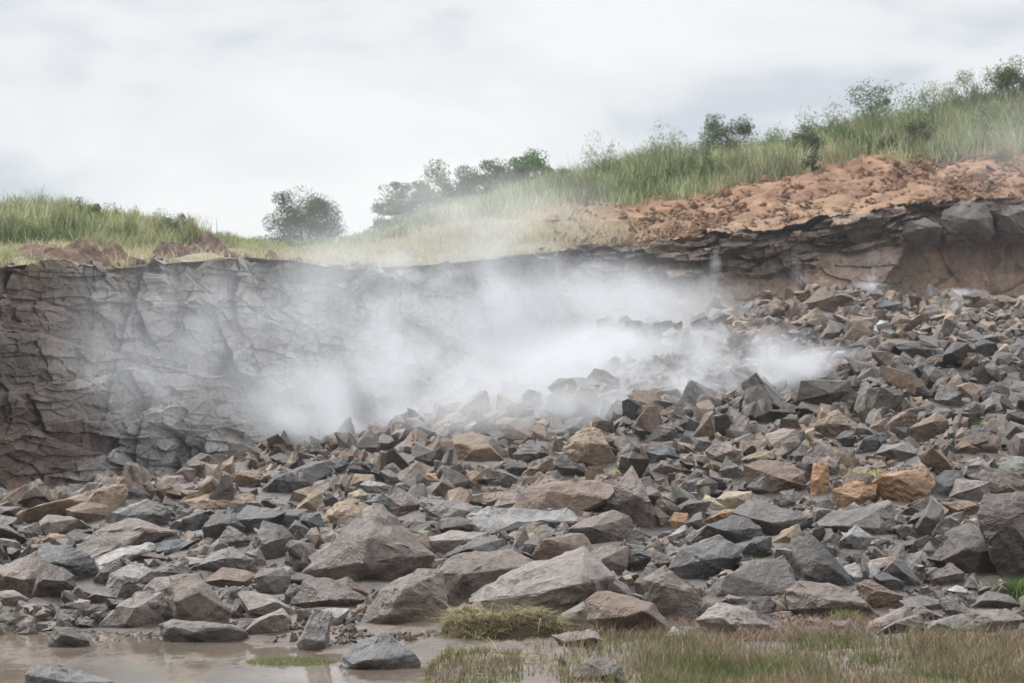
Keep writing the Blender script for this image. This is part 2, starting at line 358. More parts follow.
# ------------------------------------------------------------------ rocks
COL = dict(GR=(.225, .20, .183), DG=(.105, .095, .089), BG=(.17, .166, .168), TB=(.27, .208, .172), LT=(.36, .30, .265), TN=(.44, .31, .20),
           OR=(.56, .31, .15), BR=(.28, .18, .12), PG=(.46, .44, .425), DB=(.14, .10, .082), CR=(.62, .50, .35), WH=(.85, .82, .78), PK=(.31, .24, .21))
TILES = {'A1': (0, 440), 'A2': (200, 420), 'A3': (400, 400), 'A4': (600, 400), 'A5': (804, 400), 'B1': (0, 536), 'B2': (200, 536), 'B3': (400, 536), 'B4': (600, 536), 'B5': (804, 536)}
SC = {k: 220 / 1022 for k in TILES}; TILES['C'] = (684, 160); SC['C'] = .3514; TILES['P'] = (0, 0); SC['P'] = 1
HEROES = [
# tile, colour, label, points (x, y[, toward camera as share of width]), nickname, distance
('A1','TN','long low tan slab lying against the foot of the brown cliff, far left',[(85,345),(110,325),(240,290),(420,245),(400,300,.1),(300,350,.1),(200,375),(90,390)],'the long low tan slab'),
('A1','TN','tan block with a chipped flat top, behind the pale blue-grey blade',[(390,290),(440,245),(490,215),(570,215),(578,260),(560,320),(500,355,.2),(400,320,.2)],'the chipped tan block'),
('A1','BR','small brown wedge tucked under the chipped tan block',[(310,325),(400,290),(500,310),(512,350),(450,392),(380,382),(320,360)],None),
('A1','BG','dark blue-grey wedge with a sharp top corner rising behind the stippled brown boulder',[(612,352,.1),(680,282),(770,320),(800,415),(700,405,.1),(640,380,.1)],'the dark blue-grey wedge'),
('A1','PG','pale smooth blade of rock sloping up to the dark blue-grey wedge',[(490,372),(655,285),(682,282),(618,362,.15),(540,388,.15)],None),
('A1','TB','broad brown boulder with a rough stippled front and sharp right point',[(360,510),(450,430),(570,368),(620,372),(790,437),(660,462,.1),(560,518,.2),(440,552,.2)],'the stippled brown boulder'),
('A1','TB','taupe slab with a dark undercut left end below the long tan slab',[(175,382),(220,350),(300,360),(405,405),(340,425,.1),(260,442,.2),(185,412,.1)],'the undercut taupe slab'),
('A1','GR','small grey stepped stone left of the undercut taupe slab',[(75,412),(170,385),(190,440),(110,467)],None),
('A1','TN','brown stone with a yellow stained end under the undercut taupe slab',[(205,470),(230,440),(300,445),(325,480),(300,503),(215,490)],None),
('B1','TB','large brown boulder with a pale flat top at the left edge by the mud',[(-30,165),(60,142),(150,85),(195,125),(228,182),(130,200,.25),(142,292,.1),(80,257,.1),(-30,237)],'the pale-topped brown boulder'),
('B1','DB','black-faced boulder with a pale cap pressed against the pale-topped brown boulder',[(195,130),(280,152),(332,190),(337,240),(262,302),(140,297),(212,200,.25),(300,205,.2)],None),
('B1','BG','smooth rounded blue-grey boulder near the left edge',[(165,92),(200,50),(290,55),(400,95),(440,150),(432,222),(360,227),(330,192),(215,132,.15)],'the smooth blue-grey boulder'),
('B1','DB','dark reddish brown lump right of the smooth blue-grey boulder',[(440,200),(490,135),(550,130),(562,170),(520,212),(440,237)],None),
('B1','PG','long pale slab with a thin edge under the stippled brown boulder',[(440,120),(560,60),(690,40),(705,65),(600,112,.15),(460,137,.15)],'the long pale slab'),
('B1','DB','small dark brown stone sitting on the end of the long pale slab',[(620,82),(690,75),(778,105),(700,132),(640,127)],None),
('B1','BG','flat blue-grey slab behind the small dark brown stone',[(690,55),(760,25),(900,35),(890,75),(790,85,.1),(700,72,.1)],None),
('B1','PG','whitish slab tipping down to the mud below the small dark stone',[(520,182),(620,130),(702,160),(600,202,.1),(550,242,.15),(498,267,.1)],None),
('B1','GR','flat-topped grey-brown boulder right of the whitish tipping slab',[(600,202),(700,152),(850,130),(865,180),(760,222,.1),(670,247,.1)],'the flat-topped grey-brown boulder'),
('B1','LT','triangular taupe boulder with a lit left slope standing at the water edge',[(480,415),(560,320),(650,275),(740,275),(757,330),(747,422),(612,434),(640,325,.3),(600,395,.3)],'the triangular taupe boulder'),
('B1','TB','tall taupe boulder with a sloping right side behind the flat stone in the water',[(795,200),(905,188),(960,240),(1010,310),(1052,352),(1054,418),(820,418),(840,300,.2)],'the tall taupe boulder by the water'),
('B1','GR','long flat grey stone with a pale rim standing in the puddle',[(755,412),(800,400),(1080,424),(1130,447),(1127,502),(770,502),(800,430,.1)],'the flat stone in the puddle'),
('B1','DG','dark rounded stone alone in the puddle at the left',[(225,524),(250,432),(330,430),(400,490),(412,528),(300,460,.2)],'the lone dark stone in the puddle'),
('B1','BG','wet blue-black stone cut off by the bottom edge, far left',[(130,652),(160,615),(280,625),(400,655),(510,683),(500,730),(140,730)],None),
('B1','GR','small dark stone with a pale top on the mud near the left edge',[(178,398),(185,350),(272,398)],None),
('B1','LT','small pale domed stone on the mud under the black-faced boulder',[(270,342),(340,300),(412,300),(402,347)],None),
('B1','TB','flat brown stone with a thin pale lip left of the triangular taupe boulder',[(400,292),(450,255),(562,290),(500,314),(430,309)],None),
('B1','LT','pale angular stone between the triangular and the tall taupe boulders',[(680,247),(720,200),(812,195),(850,222),(832,292),(760,272)],None),
('B1','LT','low pale flat stone on the mud at the left edge',[(-20,265),(60,255),(130,292),(70,335),(-20,335)],None),
('B1','DG','small wet grey stone at the shoreline left of the triangular boulder',[(340,430),(360,385),(430,395),(462,432)],None),
('A2','DG','long dark slab tilted up to the right above the thin tan shard',[(292,352),(298,318),(440,252),(590,190),(597,235),(520,292,.1),(400,357,.1)],'the long dark tilted slab'),
('A2','DG','dark block at the upper end of the long dark tilted slab',[(597,237),(602,190),(660,175),(692,200),(672,257)],None),
('A2','TN','thin flat tan slab lying level left of the long dark tilted slab',[(-70,375),(0,358),(60,350),(230,365),(242,385),(120,390,.1),(0,412,.1),(-60,405)],'the level tan slab'),
('A2','TN','tan wedge with a dark underside below the long dark tilted slab',[(410,387),(440,340),(550,300),(562,332),(480,388)],None),
('A2','TN','thin upright tan shard with a grey right face',[(440,422),(520,338),(552,345),(562,432),(530,442)],'the thin upright tan shard'),
('A2','BG','pale blue slab with a smooth sloping face right of the dark round boulder',[(165,462),(215,403),(300,420),(390,430),(280,472,.1),(262,532,.1),(200,522)],'the pale blue slab'),
('A2','DG','flat dark slab pointing left from below the thin upright tan shard',[(255,467),(390,425),(492,418),(470,482,.1),(380,502,.1)],None),
('A2','DG','dark rounded boulder with a pale rim left of the pale blue slab',[(20,502),(60,445),(150,448),(202,500),(162,562),(30,567),(110,480,.2)],'the dark round boulder'),
('A2','GR','grey triangular stone standing in front of the dark round boulder',[(75,577),(130,495),(230,560),(242,602),(160,604)],None),
('A2','GR','tall grey-brown boulder with a streaked face left of the dark gap by the pyramid boulder',[(275,542),(290,475),(380,500),(427,545),(392,642),(320,664),(280,602),(350,560,.2)],'the streaked grey-brown boulder'),
('A2','DG','dark striped block right of the flat dark slab',[(460,482),(480,435),(550,440),(582,500),(562,532),(500,524)],None),
('A2','GR','small grey pointed stone under the flat dark slab',[(405,520),(440,465),(510,510),(480,545),(430,545)],None),
('P','TB','large pyramid-shaped brown boulder with a whitish apex, left of centre',[(306,573),(345,533),(372,511),(380,512),(400,529),(430,556),(427,577),(375,588),(330,584),(366,560,.3),(372,540,.22)],'the pyramid boulder'),
('A2','TN','flat sandy tan slab behind the top of the pyramid boulder',[(572,457),(640,388),(690,368),(802,410),(760,442,.1),(680,477,.1),(600,477,.1)],'the flat sandy slab'),
('A2','PK','mauve-brown upright boulder with a pale right face right of the pyramid top',[(885,362),(920,310),(1012,382),(1030,432),(960,454),(890,442),(940,400,.2)],'the mauve upright boulder'),
('A2','PG','pale grey flat-topped stone above the flat sandy slab',[(750,302),(790,283),(882,310),(872,347),(770,347)],None),
('A2','BG','dark blue-grey angular stone left of the mauve upright boulder',[(770,382),(850,343),(887,400),(862,437),(810,417)],None),
('A2','CR','cream stone left of the dark blue-grey angular stone',[(690,342),(740,325),(782,350),(750,382),(690,367)],None),
('A2','TN','tan stone beneath the curved dark slab above the pyramid boulder',[(700,302),(720,253),(802,258),(812,297),(740,322)],None),
('A2','DG','curved dark slab above the tan stone, above the pyramid boulder',[(690,222),(720,188),(800,225),(882,290),(830,288),(740,242)],None),
('A2','GR','grey stone at the right tip of the curved dark slab',[(840,242),(880,233),(952,275),(932,312),(880,297)],None),
('A2','BG','blue-grey peaked boulder fading into the smoke, above left of centre',[(785,127),(850,62),(920,90),(905,142),(820,147)],'the peaked boulder in the smoke'),
('A2','PK','small pinkish stone on the pile crest before the left smoke',[(440,132),(450,95),(487,95),(492,134)],None),
('A2','DG','small dark pointed stone right of the pinkish crest stone',[(512,75),(564,100),(562,124),(520,118)],None),
('A2','BG','dark leaning block left on the crest of the pile before the cliff smoke',[(325,152),(365,120),(382,155),(345,184)],None),
('A2','TN','narrow upright tan stone below the pinkish crest stone',[(400,212),(430,145),(457,220),(440,244)],None),
('A2','BR','brown stone with an orange side left of the long dark tilted slab',[(150,290),(190,240),(260,240),(300,290),(230,320),(160,305)],None),
('A1','PK','pinkish peaked stone topping the crest of the left pile',[(880,120),(905,95),(965,110),(960,140),(900,150)],None),
('A1','TB','grey-brown block below the pinkish peaked crest stone, left pile',[(815,160),(860,125),(905,140),(905,195),(830,180)],None),
('A1','GR','grey lumpy stone between the chipped tan block and the crest of the left pile',[(560,205),(590,185),(650,210),(690,260),(640,280),(580,270)],None),
('A1','LT','light angular stone right of the dark blue-grey wedge',[(800,395),(870,365),(965,370),(930,432),(850,420)],None),
('A3','TN','large tan-brown boulder with a rounded left end below the centre smoke',[(232,212),(260,173),(330,148),(400,195),(472,270),(400,302,.1),(290,292,.1),(245,252),(340,230,.25)],'the large tan-brown boulder'),
('A3','PK','pale sloping slab leaning on the right of the large tan-brown boulder',[(340,152),(430,180),(525,262),(475,275,.1),(400,200,.1)],None),
('A3','TN','peaked tan boulder with a dark base standing right of centre',[(775,262),(790,190),(862,130),(930,150),(1017,302),(992,324),(900,294,.1),(850,277,.1),(880,200,.2)],'the peaked tan boulder'),
('A3','DG','dark wedge with a tan tip left of the peaked tan boulder',[(715,312),(745,263),(790,275),(872,347),(780,364)],None),
('A3','DG','grey stone with a black left face between the two largest tan boulders',[(490,332),(500,290),(550,285),(612,347),(540,359)],None),
('A3','TN','squat tan stone below the large tan-brown boulder',[(285,392),(310,330),(372,340),(350,402),(310,422)],None),
('A3','OR','small orange stone left of the squat tan stone',[(105,372),(115,343),(190,345),(182,382),(130,387)],None),
('A3','TB','pointed grey-tan stone right of the small orange stone',[(150,432),(200,350),(252,410),(220,462)],None),
('A3','GR','grey angular block right of the squat tan stone',[(415,402),(420,330),(480,325),(562,380),(540,418)],None),
('A3','PK','mauve blade-like stone left of the long brown ledge boulder',[(430,502),(480,430),(540,420),(562,460),(480,527)],'the mauve blade stone'),
('A3','TN','tan stone left of the mauve blade stone',[(360,472),(380,440),(500,425),(440,502),(390,512)],None),
('A3','BR','long brown ledge-like boulder right of the mauve blade stone',[(535,502),(600,420),(720,385),(900,380),(1000,400),(950,452,.1),(800,514,.1),(650,514,.1)],'the long brown ledge boulder'),
('A3','GR','grey stone with a light top at the right end of the long brown ledge boulder',[(845,462),(900,440),(1000,460),(1024,492),(980,524),(900,504)],None),
('A3','PG','wide flat pale slab in the centre with a shadowed front edge',[(330,545),(430,520),(760,520),(805,570),(700,560,.1),(560,580,.1),(410,617,.15),(390,600,.1)],'the wide flat pale slab'),
('A3','DB','dark brown block under the left end of the wide flat pale slab',[(175,627),(200,560),(270,545),(422,565),(400,612),(300,620),(220,590,.2)],None),
('A3','GR','flat grey plate left of the wide flat pale slab',[(90,482),(200,475),(372,500),(340,532,.1),(200,550,.1)],None),
('A3','LT','pale taupe tabletop rock right of the pyramid boulder',[(70,662),(240,620),(400,620),(425,690),(200,715)],'the tabletop rock'),
('A3','DB','dark faded boulder on the slope behind the peaked tan boulder',[(745,140),(790,92),(862,78),(884,132),(800,169)],None),
('A3','GR','broad grey boulder in thin smoke left of the peaked tan boulder',[(530,252),(600,190),(690,198),(705,250),(620,294),(540,284)],'the broad grey boulder in thin smoke'),
('A3','TB','big brown slab face below the grey light-topped stone',[(800,600),(860,560),(1000,520),(1060,560),(1080,660),(900,683),(820,660)],None),
('A4','TB','tall upright speckled boulder standing on end right of centre',[(80,412),(150,318),(200,400),(272,560),(272,612),(230,628),(130,542),(92,472),(165,470,.25)],'the tall upright speckled boulder'),
('A4','PK','thin pinkish stone right of the tall upright speckled boulder',[(250,512),(265,495),(327,545),(332,592),(300,604)],None),
('A4','OR','small orange block right of the tall upright speckled boulder',[(325,562),(350,525),(405,530),(412,592),(350,604)],None),
('A4','CR','cream wedge crossing the left of the cream slab',[(478,472),(495,443),(582,500),(540,520)],None),
('A4','CR','cream-coloured slab, brightest stone right of centre',[(545,462),(600,430),(702,428),(692,477),(620,514),(570,499)],'the cream slab'),
('A4','OR','orange-tan stone below the cream slab',[(490,562),(590,510),(632,515),(600,562),(520,580)],None),
('A4','BR','square-faced brown block with a dark front right of the cream slab',[(683,310),(760,288,-.3),(880,300,-.3),(942,340),(947,402),(900,432),(760,449),(708,442)],'the square brown block'),
('A4','OR','upright orange-brown block just right of the square brown block',[(985,372),(1000,300),(1030,290),(1062,300),(1064,452),(990,462)],None),
('A4','GR','grey upright stone below the square brown block',[(835,492),(840,430),(900,418),(907,470),(880,507)],None),
('A4','DG','black-fronted boulder with a long sloping pale top left of the wide layered slab',[(425,667),(520,590),(620,545),(690,550),(742,600),(737,647),(660,683),(520,685),(570,600,.3)],'the black-fronted boulder'),
('A4','GR','wide layered grey slab with a rough pale top',[(630,527),(720,468),(800,495),(972,548),(984,582),(862,644),(750,604),(700,545,.15)],'the wide layered slab'),
('A4','TN','tan wedge below the right end of the wide layered slab',[(800,664),(850,610),(922,583),(934,632),(850,674)],None),
('A4','PG','pale splinter of rock left of the black-fronted boulder',[(300,642),(400,578),(424,600),(370,652),(310,659)],None),
('A4','PK','pinkish tan domed boulder above the square brown block',[(500,242),(540,203),(600,203),(652,240),(652,304),(580,294),(510,268)],'the pinkish domed boulder'),
('A4','BG','pale blue-grey boulder in wisps of smoke left of the pinkish domed boulder',[(222,242),(250,198),(320,213),(367,265),(290,294),(230,294)],'the wispy blue-grey boulder'),
('A4','GR','darker boulder directly behind the wispy blue-grey boulder',[(205,202),(270,120),(330,113),(372,175),(260,200)],None),
('A4','GR','small grey block left of the pinkish domed boulder',[(430,232),(440,178),(500,173),(522,220),(480,244)],None),
('A4','DG','curved dark shard on the crest above the pinkish domed boulder',[(395,122),(400,75),(440,100),(502,150),(440,154)],None),
('A4','DG','long black slab pointing into the smoke at the right crest',[(720,92),(780,68),(892,30),(905,60),(760,114)],'the long black slab by the smoke'),
('A4','TB','brown flat stone below the curved dark shard',[(600,192),(700,158),(724,195),(650,229)],None),
('A4','TN','thin flat tan slab above the square brown block',[(650,282),(740,243),(802,243),(802,272),(690,299)],None),
('A4','GR','light grey angular stone upper right of the square brown block',[(880,257),(940,213),(974,260),(920,294)],None),
('A4','TB','mauve-brown wedge beside the wispy blue-grey boulder',[(245,330),(290,285),(370,300),(380,330),(310,350)],None),
('A4','GR','grey triangular stone below the pinkish domed boulder',[(560,330),(590,270),(670,340),(650,380),(590,370)],None),
('A5','TN','light tan boulder with two faces on the right slope, nearest the smoke',[(58,132),(100,68),(160,48),(212,120),(150,164),(70,184),(130,110,.2)],'the two-faced tan boulder'),
('A5','DG','black angular stone right below the two-faced tan boulder',[(155,182),(200,143),(242,200),(220,229),(170,219)],None),
('A5','BR','tilted brown slab with dark underside, high on the right slope',[(500,132),(620,68),(664,100),(642,162),(530,200),(505,168)],'the tilted brown slab'),
('A5','GR','wide grey domed boulder under the tilted brown slab',[(345,252),(380,215),(490,198),(547,255),(500,294),(420,279)],'the wide grey domed boulder'),
('A5','GR','grey stone between the wide domed boulder and the tilted brown slab',[(395,162),(430,118),(482,130),(477,187),(440,189)],None),
('A5','BG','blue-grey wedge left of the wide grey domed boulder',[(245,250),(290,180),(370,150),(380,190),(310,240)],None),
('A5','BR','brown pointed stone right below the tilted brown slab',[(690,242),(740,183),(802,225),(790,254)],None),
('A5','BR','square brown block right of the brown pointed stone',[(800,202),(830,172),(912,168),(917,237),(880,254),(810,239)],None),
('A5','TN','tan-brown cube-like stone above the left orange slab',[(60,312),(90,273),(140,318),(147,362),(50,357)],None),
('A5','OR','large orange slab, the brightest orange on the right side',[(320,392),(420,350),(560,328),(602,385),(560,442,.1),(450,479,.1),(400,444),(330,444)],'the large orange slab'),
('A5','OR','dull orange slab left of the yellowish grass tuft',[(140,422),(250,383),(332,400),(320,442),(230,504),(150,489)],'the dull orange slab'),
('A5','BG','blue-grey streaked boulder touching the right of the large orange slab',[(600,382),(660,333),(732,338),(742,370),(660,459),(590,454)],None),
('A5','LT','pale block with reddish stains right of the streaked blue-grey boulder',[(685,452),(720,373),(862,383),(852,469),(720,474)],'the pale stained block'),
('A5','DB','huge dark brown boulder filling the right edge',[(828,545),(868,463),(1060,460),(1200,500),(1210,880),(1080,880),(960,840),(870,680),(950,560,.12)],'the huge dark brown boulder'),
('A5','TB','grey-brown boulder resting on top of the huge dark brown boulder',[(780,362),(850,333),(960,328),(1024,390),(1040,470),(930,454),(860,434)],None),
('A5','PG','pale grey boulder at the right edge above the huge dark brown boulder',[(895,322),(940,258),(1024,268),(1070,340),(1024,374)],None),
('A5','GR','domed grey slab overhanging a dark gap below the dull orange slab',[(58,582),(150,530),(280,508),(362,518),(412,600),(402,634),(250,604,.1),(140,604,.1)],'the domed grey slab'),
('A5','PG','white-streaked stone under the domed grey slab',[(163,662),(250,583),(307,640),(282,705),(175,705),(250,640,.2)],None),
('A5','GR','grey triangular boulder below the large orange slab',[(508,622),(600,468),(642,510),(645,602),(560,654),(600,560,.2)],'the grey triangular boulder'),
('A5','TB','stone under the right tip of the large orange slab',[(450,522),(580,448),(574,502),(480,544)],None),
('A5','BR','flat brown stone below the pale stained block',[(655,482),(760,473),(822,500),(800,544),(700,534)],None),
('B5','DG','dark grey triangular boulder standing tall right of the wide layered slab',[(-45,240),(-40,90),(40,-5),(140,100),(228,217),(182,264),(60,254),(60,120,.15)],'the dark triangular boulder'),
('B5','DB','reddish brown boulder leaning on the left of the huge dark brown boulder',[(590,105),(710,-5),(850,15),(925,192),(800,184,.1),(640,114,.15),(740,60,.2)],'the reddish leaning boulder'),
('B5','BG','greenish grey pyramid stone below the domed grey slab',[(375,172),(450,98),(575,242),(480,236),(460,170,.2)],'the greenish pyramid stone'),
('B5','PG','flat light-blue stone right of the dark triangular boulder',[(178,152),(250,130),(372,128),(342,190,.1),(240,214,.1)],None),
('B5','DG','dark stone with a pale rim under the greenish pyramid stone',[(330,192),(380,173),(462,215),(452,264),(360,254)],None),
('B5','TB','broad smooth taupe boulder below the dark triangular boulder',[(-60,260),(0,238),(120,228),(232,320),(335,382),(240,414),(60,354),(-50,340),(120,300,.15)],'the broad smooth taupe boulder'),
('B5','BR','brown boulder with a curved face right of the broad smooth taupe boulder',[(258,232),(310,213),(452,280),(390,354),(330,354),(280,294)],None),
('B5','TB','slanting splinter of rock right of the small weed in the rocks',[(298,434),(400,370),(480,328),(494,370),(400,424),(320,449)],None),
('B5','TB','taupe block below the reddish leaning boulder',[(598,202),(680,128),(742,170),(732,234),(640,234)],None),
('B5','PG','thin whitish slab lying flat, lower right',[(668,252),(720,228),(832,273),(780,280)],'the thin whitish slab'),
('B5','GR','low grey domed stone right of the thin whitish slab',[(770,332),(860,263),(950,278),(1004,320),(900,344)],None),
('B5','PK','mauve-brown boulder beside the grass at the lower right',[(733,444),(770,348),(950,343),(1026,390),(962,444),(850,459)],'the mauve-brown boulder'),
('B5','GR','pale-edged grey slab left of the mauve-brown boulder',[(558,454),(600,400),(740,368),(754,400),(640,469)],None),
('B5','PK','pinkish low stone left of the pale-edged grey slab',[(358,444),(470,400),(540,373),(564,430),(450,459)],None),
('B5','GR','grey stone stacked above the pinkish low stone',[(500,372),(540,323),(644,380),(580,404)],None),
('B5','GR','long low grey stone under the greenish pyramid stone',[(450,302),(560,278),(654,310),(640,354),(500,344)],None),
('B5','GR','upright grey stone below the thin whitish slab',[(640,302),(690,268),(754,360),(670,384)],None),
('B5','TB','small taupe stone below the broad smooth taupe boulder',[(130,402),(220,393),(249,440),(170,454)],None),
('B5','LT','flat pale stone by the grass, left of the small taupe stone',[(-10,440),(20,425),(110,430),(115,450),(60,470),(0,465)],None),
('B4','BR','large brown block with a pale top edge above the brown weeds',[(-52,312),(0,275),(60,272),(240,328),(328,442),(200,494),(60,444),(-42,392),(200,345,.2)],'the large brown block with a pale edge'),
('B4','LT','pale peaked stone resting behind the large brown block',[(-60,262),(60,173),(175,302),(30,275),(-40,275)],None),
('B4','TB','big upright brown boulder with a notched top left of the mossy gap',[(213,217),(310,158),(442,270),(444,402),(370,434),(230,344),(300,240,.2)],'the notched upright boulder'),
('B4','GR','grey-brown leaning stone left of the notched upright boulder',[(168,217),(238,128),(282,190),(217,294)],None),
('B4','BG','greenish white boulder with lichen patches behind the mossy gap',[(333,152),(380,80),(550,8),(654,60),(644,100),(560,154),(480,224),(400,204),(480,110,.2)],'the lichen-patched boulder'),
('B4','GR','broad grey slab with a deeply shadowed underside below the lichen-patched boulder',[(488,294),(540,220),(700,130),(850,108),(907,222),(880,254,.1),(760,275,.1),(570,259,.1)],'the broad shadowed slab'),
('B4','LT','pale taupe boulder in front of the broad shadowed slab beside the weeds',[(468,394),(560,323),(660,338),(774,410),(764,474),(600,470),(600,400,.2)],None),
('B4','LT','small block wedged under the broad shadowed slab',[(568,304),(600,273),(672,290),(674,324),(580,324)],None),
('B4','WH','small white stone at the foot of the notched upright boulder',[(288,494),(340,428),(404,455),(370,494)],'the small white stone'),
('B4','PK','pinkish stone beside the weeds left of the broad smooth taupe boulder',[(758,404),(830,398),(879,462),(790,469)],None),
('B4','DG','dark jagged block upper right of the lichen-patched boulder',[(655,72),(720,13),(792,8),(794,92),(720,114)],None),
('B4','DB','dark brown cube-like stone left of the lichen-patched boulder',[(238,132),(255,73),(352,110),(344,162),(270,194)],None),
('B4','DG','black block in the hollow left of the dark brown cube-like stone',[(123,132),(130,70),(242,73),(254,112),(190,174)],None),
('B4','TB','grey-brown faceted boulder above the pale peaked stone',[(-60,92),(20,53),(122,58),(122,142),(40,202),(-10,182),(-50,130),(20,100,.2)],'the faceted boulder above the pale peak'),
('B4','TB','taupe stone at the right foot of the broad shadowed slab',[(923,262),(1000,233),(1080,250),(1024,354),(940,314)],None),
('B3','TB','big boxy brown boulder with a rough overhanging face, centre bottom',[(178,354),(183,180),(230,120),(330,93),(520,88),(600,128),(642,150),(500,234),(360,284,.1),(260,324),(340,180,.12)],'the boxy brown boulder'),
('P','TB','cracked brown boulder with a pale left slope beside the boxy brown boulder',[(361,624),(383,592),(415,574),(438,576),(442,600),(439,624),(415,628),(378,628),(403,590,.3),(392,610,.3)],'the pale-sloped brown boulder'),
('B3','LT','huge smooth taupe slab rising to the right above the dry grass heap',[(348,297),(600,160),(842,78),(952,200),(904,262),(882,312),(700,384),(620,404),(530,414),(460,419),(400,325),(560,270,.15)],'the huge smooth slab'),
('B3','PG','whitish stone lying on the lower part of the huge smooth slab',[(548,372),(600,308),(662,310),(704,360),(640,404)],None),
('B3','LT','pale-capped dark stone right of the whitish stone on the smooth slab',[(738,374),(850,313),(882,330),(904,454),(800,434),(718,389),(830,350,.2)],None),
('B3','DB','small dark brown block on the right shoulder of the huge smooth slab',[(788,247),(830,188),(900,193),(924,240),(860,274)],None),
('B3','BR','brown ridge-like boulder leaning over the top of the huge smooth slab',[(608,112),(700,48),(790,-5),(850,-5),(904,82),(830,70,.1),(700,134,.1)],None),
('B3','TB','small brown stone between the pyramid boulder and the boxy brown boulder',[(100,184),(110,118),(212,108),(204,194)],None),
('B3','GR','grey boulder with a white mineral patch above the boxy brown boulder',[(193,107),(280,48),(380,8),(480,18),(504,82),(330,94)],'the boulder with a white mineral patch'),
('B3','DB','dark wedge in the shadow under the boxy brown boulder',[(308,374),(320,328),(370,308),(414,394)],None),
('B3','TB','low brown stone at the foot of the boxy brown boulder',[(183,424),(220,348),(314,385),(240,424)],None),
('B3','TB','pale-edged brown stone just left of the dry grass heap',[(183,459),(240,398),(332,398),(310,444),(230,479)],None),
('B3','TB','mauve grey low stone at the right end of the dry grass heap',[(708,464),(800,470),(900,448),(934,490),(860,524),(780,524)],None),
('B3','GR','rounded grey stone half buried in the grass, bottom centre',[(812,660),(860,590),(940,583),(1024,608),(1050,680),(850,684)],'the half-buried stone'),
('B3','DG','tiny dark pointed stone left of the half-buried stone',[(732,614),(745,558),(779,614)],None),
('B2','BG','dark blue-grey jagged boulder standing in the shallow water, bottom centre left',[(648,624),(700,540),(760,490),(850,463),(920,510),(980,550),(1014,590),(1004,629),(820,634),(760,575,.25),(860,560,.2)],'the jagged boulder in the water'),
('B2','GR','tall narrow grey stone standing upright at the water edge',[(453,497),(520,400),(530,358),(602,368),(592,430),(562,460),(584,554),(500,554)],'the narrow standing stone'),
('B2','PG','white-topped stone behind the narrow standing stone',[(528,355),(620,343),(684,348),(652,404),(610,424)],None),
('B2','LT','pale long boulder above the mud, left of the narrow standing stone',[(188,272),(230,263),(330,280),(432,350),(444,384),(330,374,.1),(230,374)],'the pale long boulder'),
('B2','LT','rounded pale boulder with a dark notch, at the mud below the pale long boulder',[(218,444),(260,390),(370,348),(412,390),(402,434),(300,464)],None),
('B2','LT','small pale stone left of the notched pale boulder on the mud',[(168,444),(190,388),(254,388),(222,454)],None),
('B2','GR','pale-topped cubic grey boulder below the streaked grey-brown boulder',[(253,202),(300,160),(380,153),(412,190),(402,284),(310,274),(265,244),(310,215,.2)],'the cubic grey boulder'),
('B2','DG','flat dark stone right of the cubic grey boulder',[(400,202),(440,170),(554,205),(480,239)],None),
('B2','TB','wide brown boulder below the left base of the pyramid boulder',[(438,314),(490,213),(600,208),(754,290),(700,344),(500,334),(600,290,.2)],'the wide brown boulder'),
('B2','BR','brown wedge with a tan edge under the base of the pyramid boulder',[(623,217),(680,198),(784,270),(762,304),(700,264)],None),
('B2','BR','smooth brown block left of the cubic grey boulder',[(18,212),(100,143),(252,180),(232,234),(60,249)],None),
('B2','GR','large rough grey boulder above the smooth brown block',[(-12,142),(60,80),(130,58),(232,110),(254,182),(100,154,.15),(-5,192)],'the rough grey boulder'),
('B2','DG','small black block in the gap left of the pyramid boulder',[(423,122),(465,93),(518,130),(470,174)],None),
('B2','PK','small pinkish stone at the mud right of the tall taupe boulder',[(118,374),(130,328),(187,318),(198,394)],None),
('B2','BG','small blue-grey stone left of the wide brown boulder',[(398,272),(420,233),(484,240),(452,324),(400,314)],None),
('B2','PK','pink-tinged stone under the streaked grey-brown boulder',[(210,80),(270,60),(300,120),(290,150),(235,150)],None),
('C','WH','largest of the white stones scattered below the right cliff',[(625,502),(640,483),(674,490),(668,514)],'the white stones below the cliff'),
('C','WH','flat white stone uphill left of the largest white stone below the right cliff',[(543,472),(560,456),(594,468),(580,480)],None),
('C','WH','small white stone left of the flat white stone below the right cliff',[(520,486),(545,470),(554,490),(530,500)],None),
('C','DG','dark grey slab right of the white stones on the upper slope',[(815,540),(850,508),(894,540),(870,566)],None),
('C','GR','pale grey boulder on the right slope below the dark grey slab',[(715,683),(735,642),(795,660),(785,700),(725,705)],None),
('C','GR','tilted grey slab at the top of the pile left of the white stones',[(383,514),(420,458),(454,470),(430,506)],None),
('C','BR','broad brown boulder on the pile crest under the cliff',[(335,410),(400,363),(484,402),(400,440)],'the broad brown crest boulder'),
('C','BG','blue-grey block on the crest right of the broad brown crest boulder',[(545,420),(570,395),(610,410),(600,430)],None),
('C','DB','dark overhanging block jutting from the top of the right cliff',[(618,212),(640,175),(690,163),(738,190),(728,222),(660,232)],'the overhanging block',98.3),
('C','DB','broad dark brown block set in the top band of the right cliff',[(735,150),(770,128),(860,122),(880,160),(884,205),(800,222),(742,210),(800,170,.15)],None,98.6),
('C','DB','layered brown block at the right end of the cliff top',[(890,150),(930,125),(1000,130),(1000,215),(900,212)],None,99.2),
]

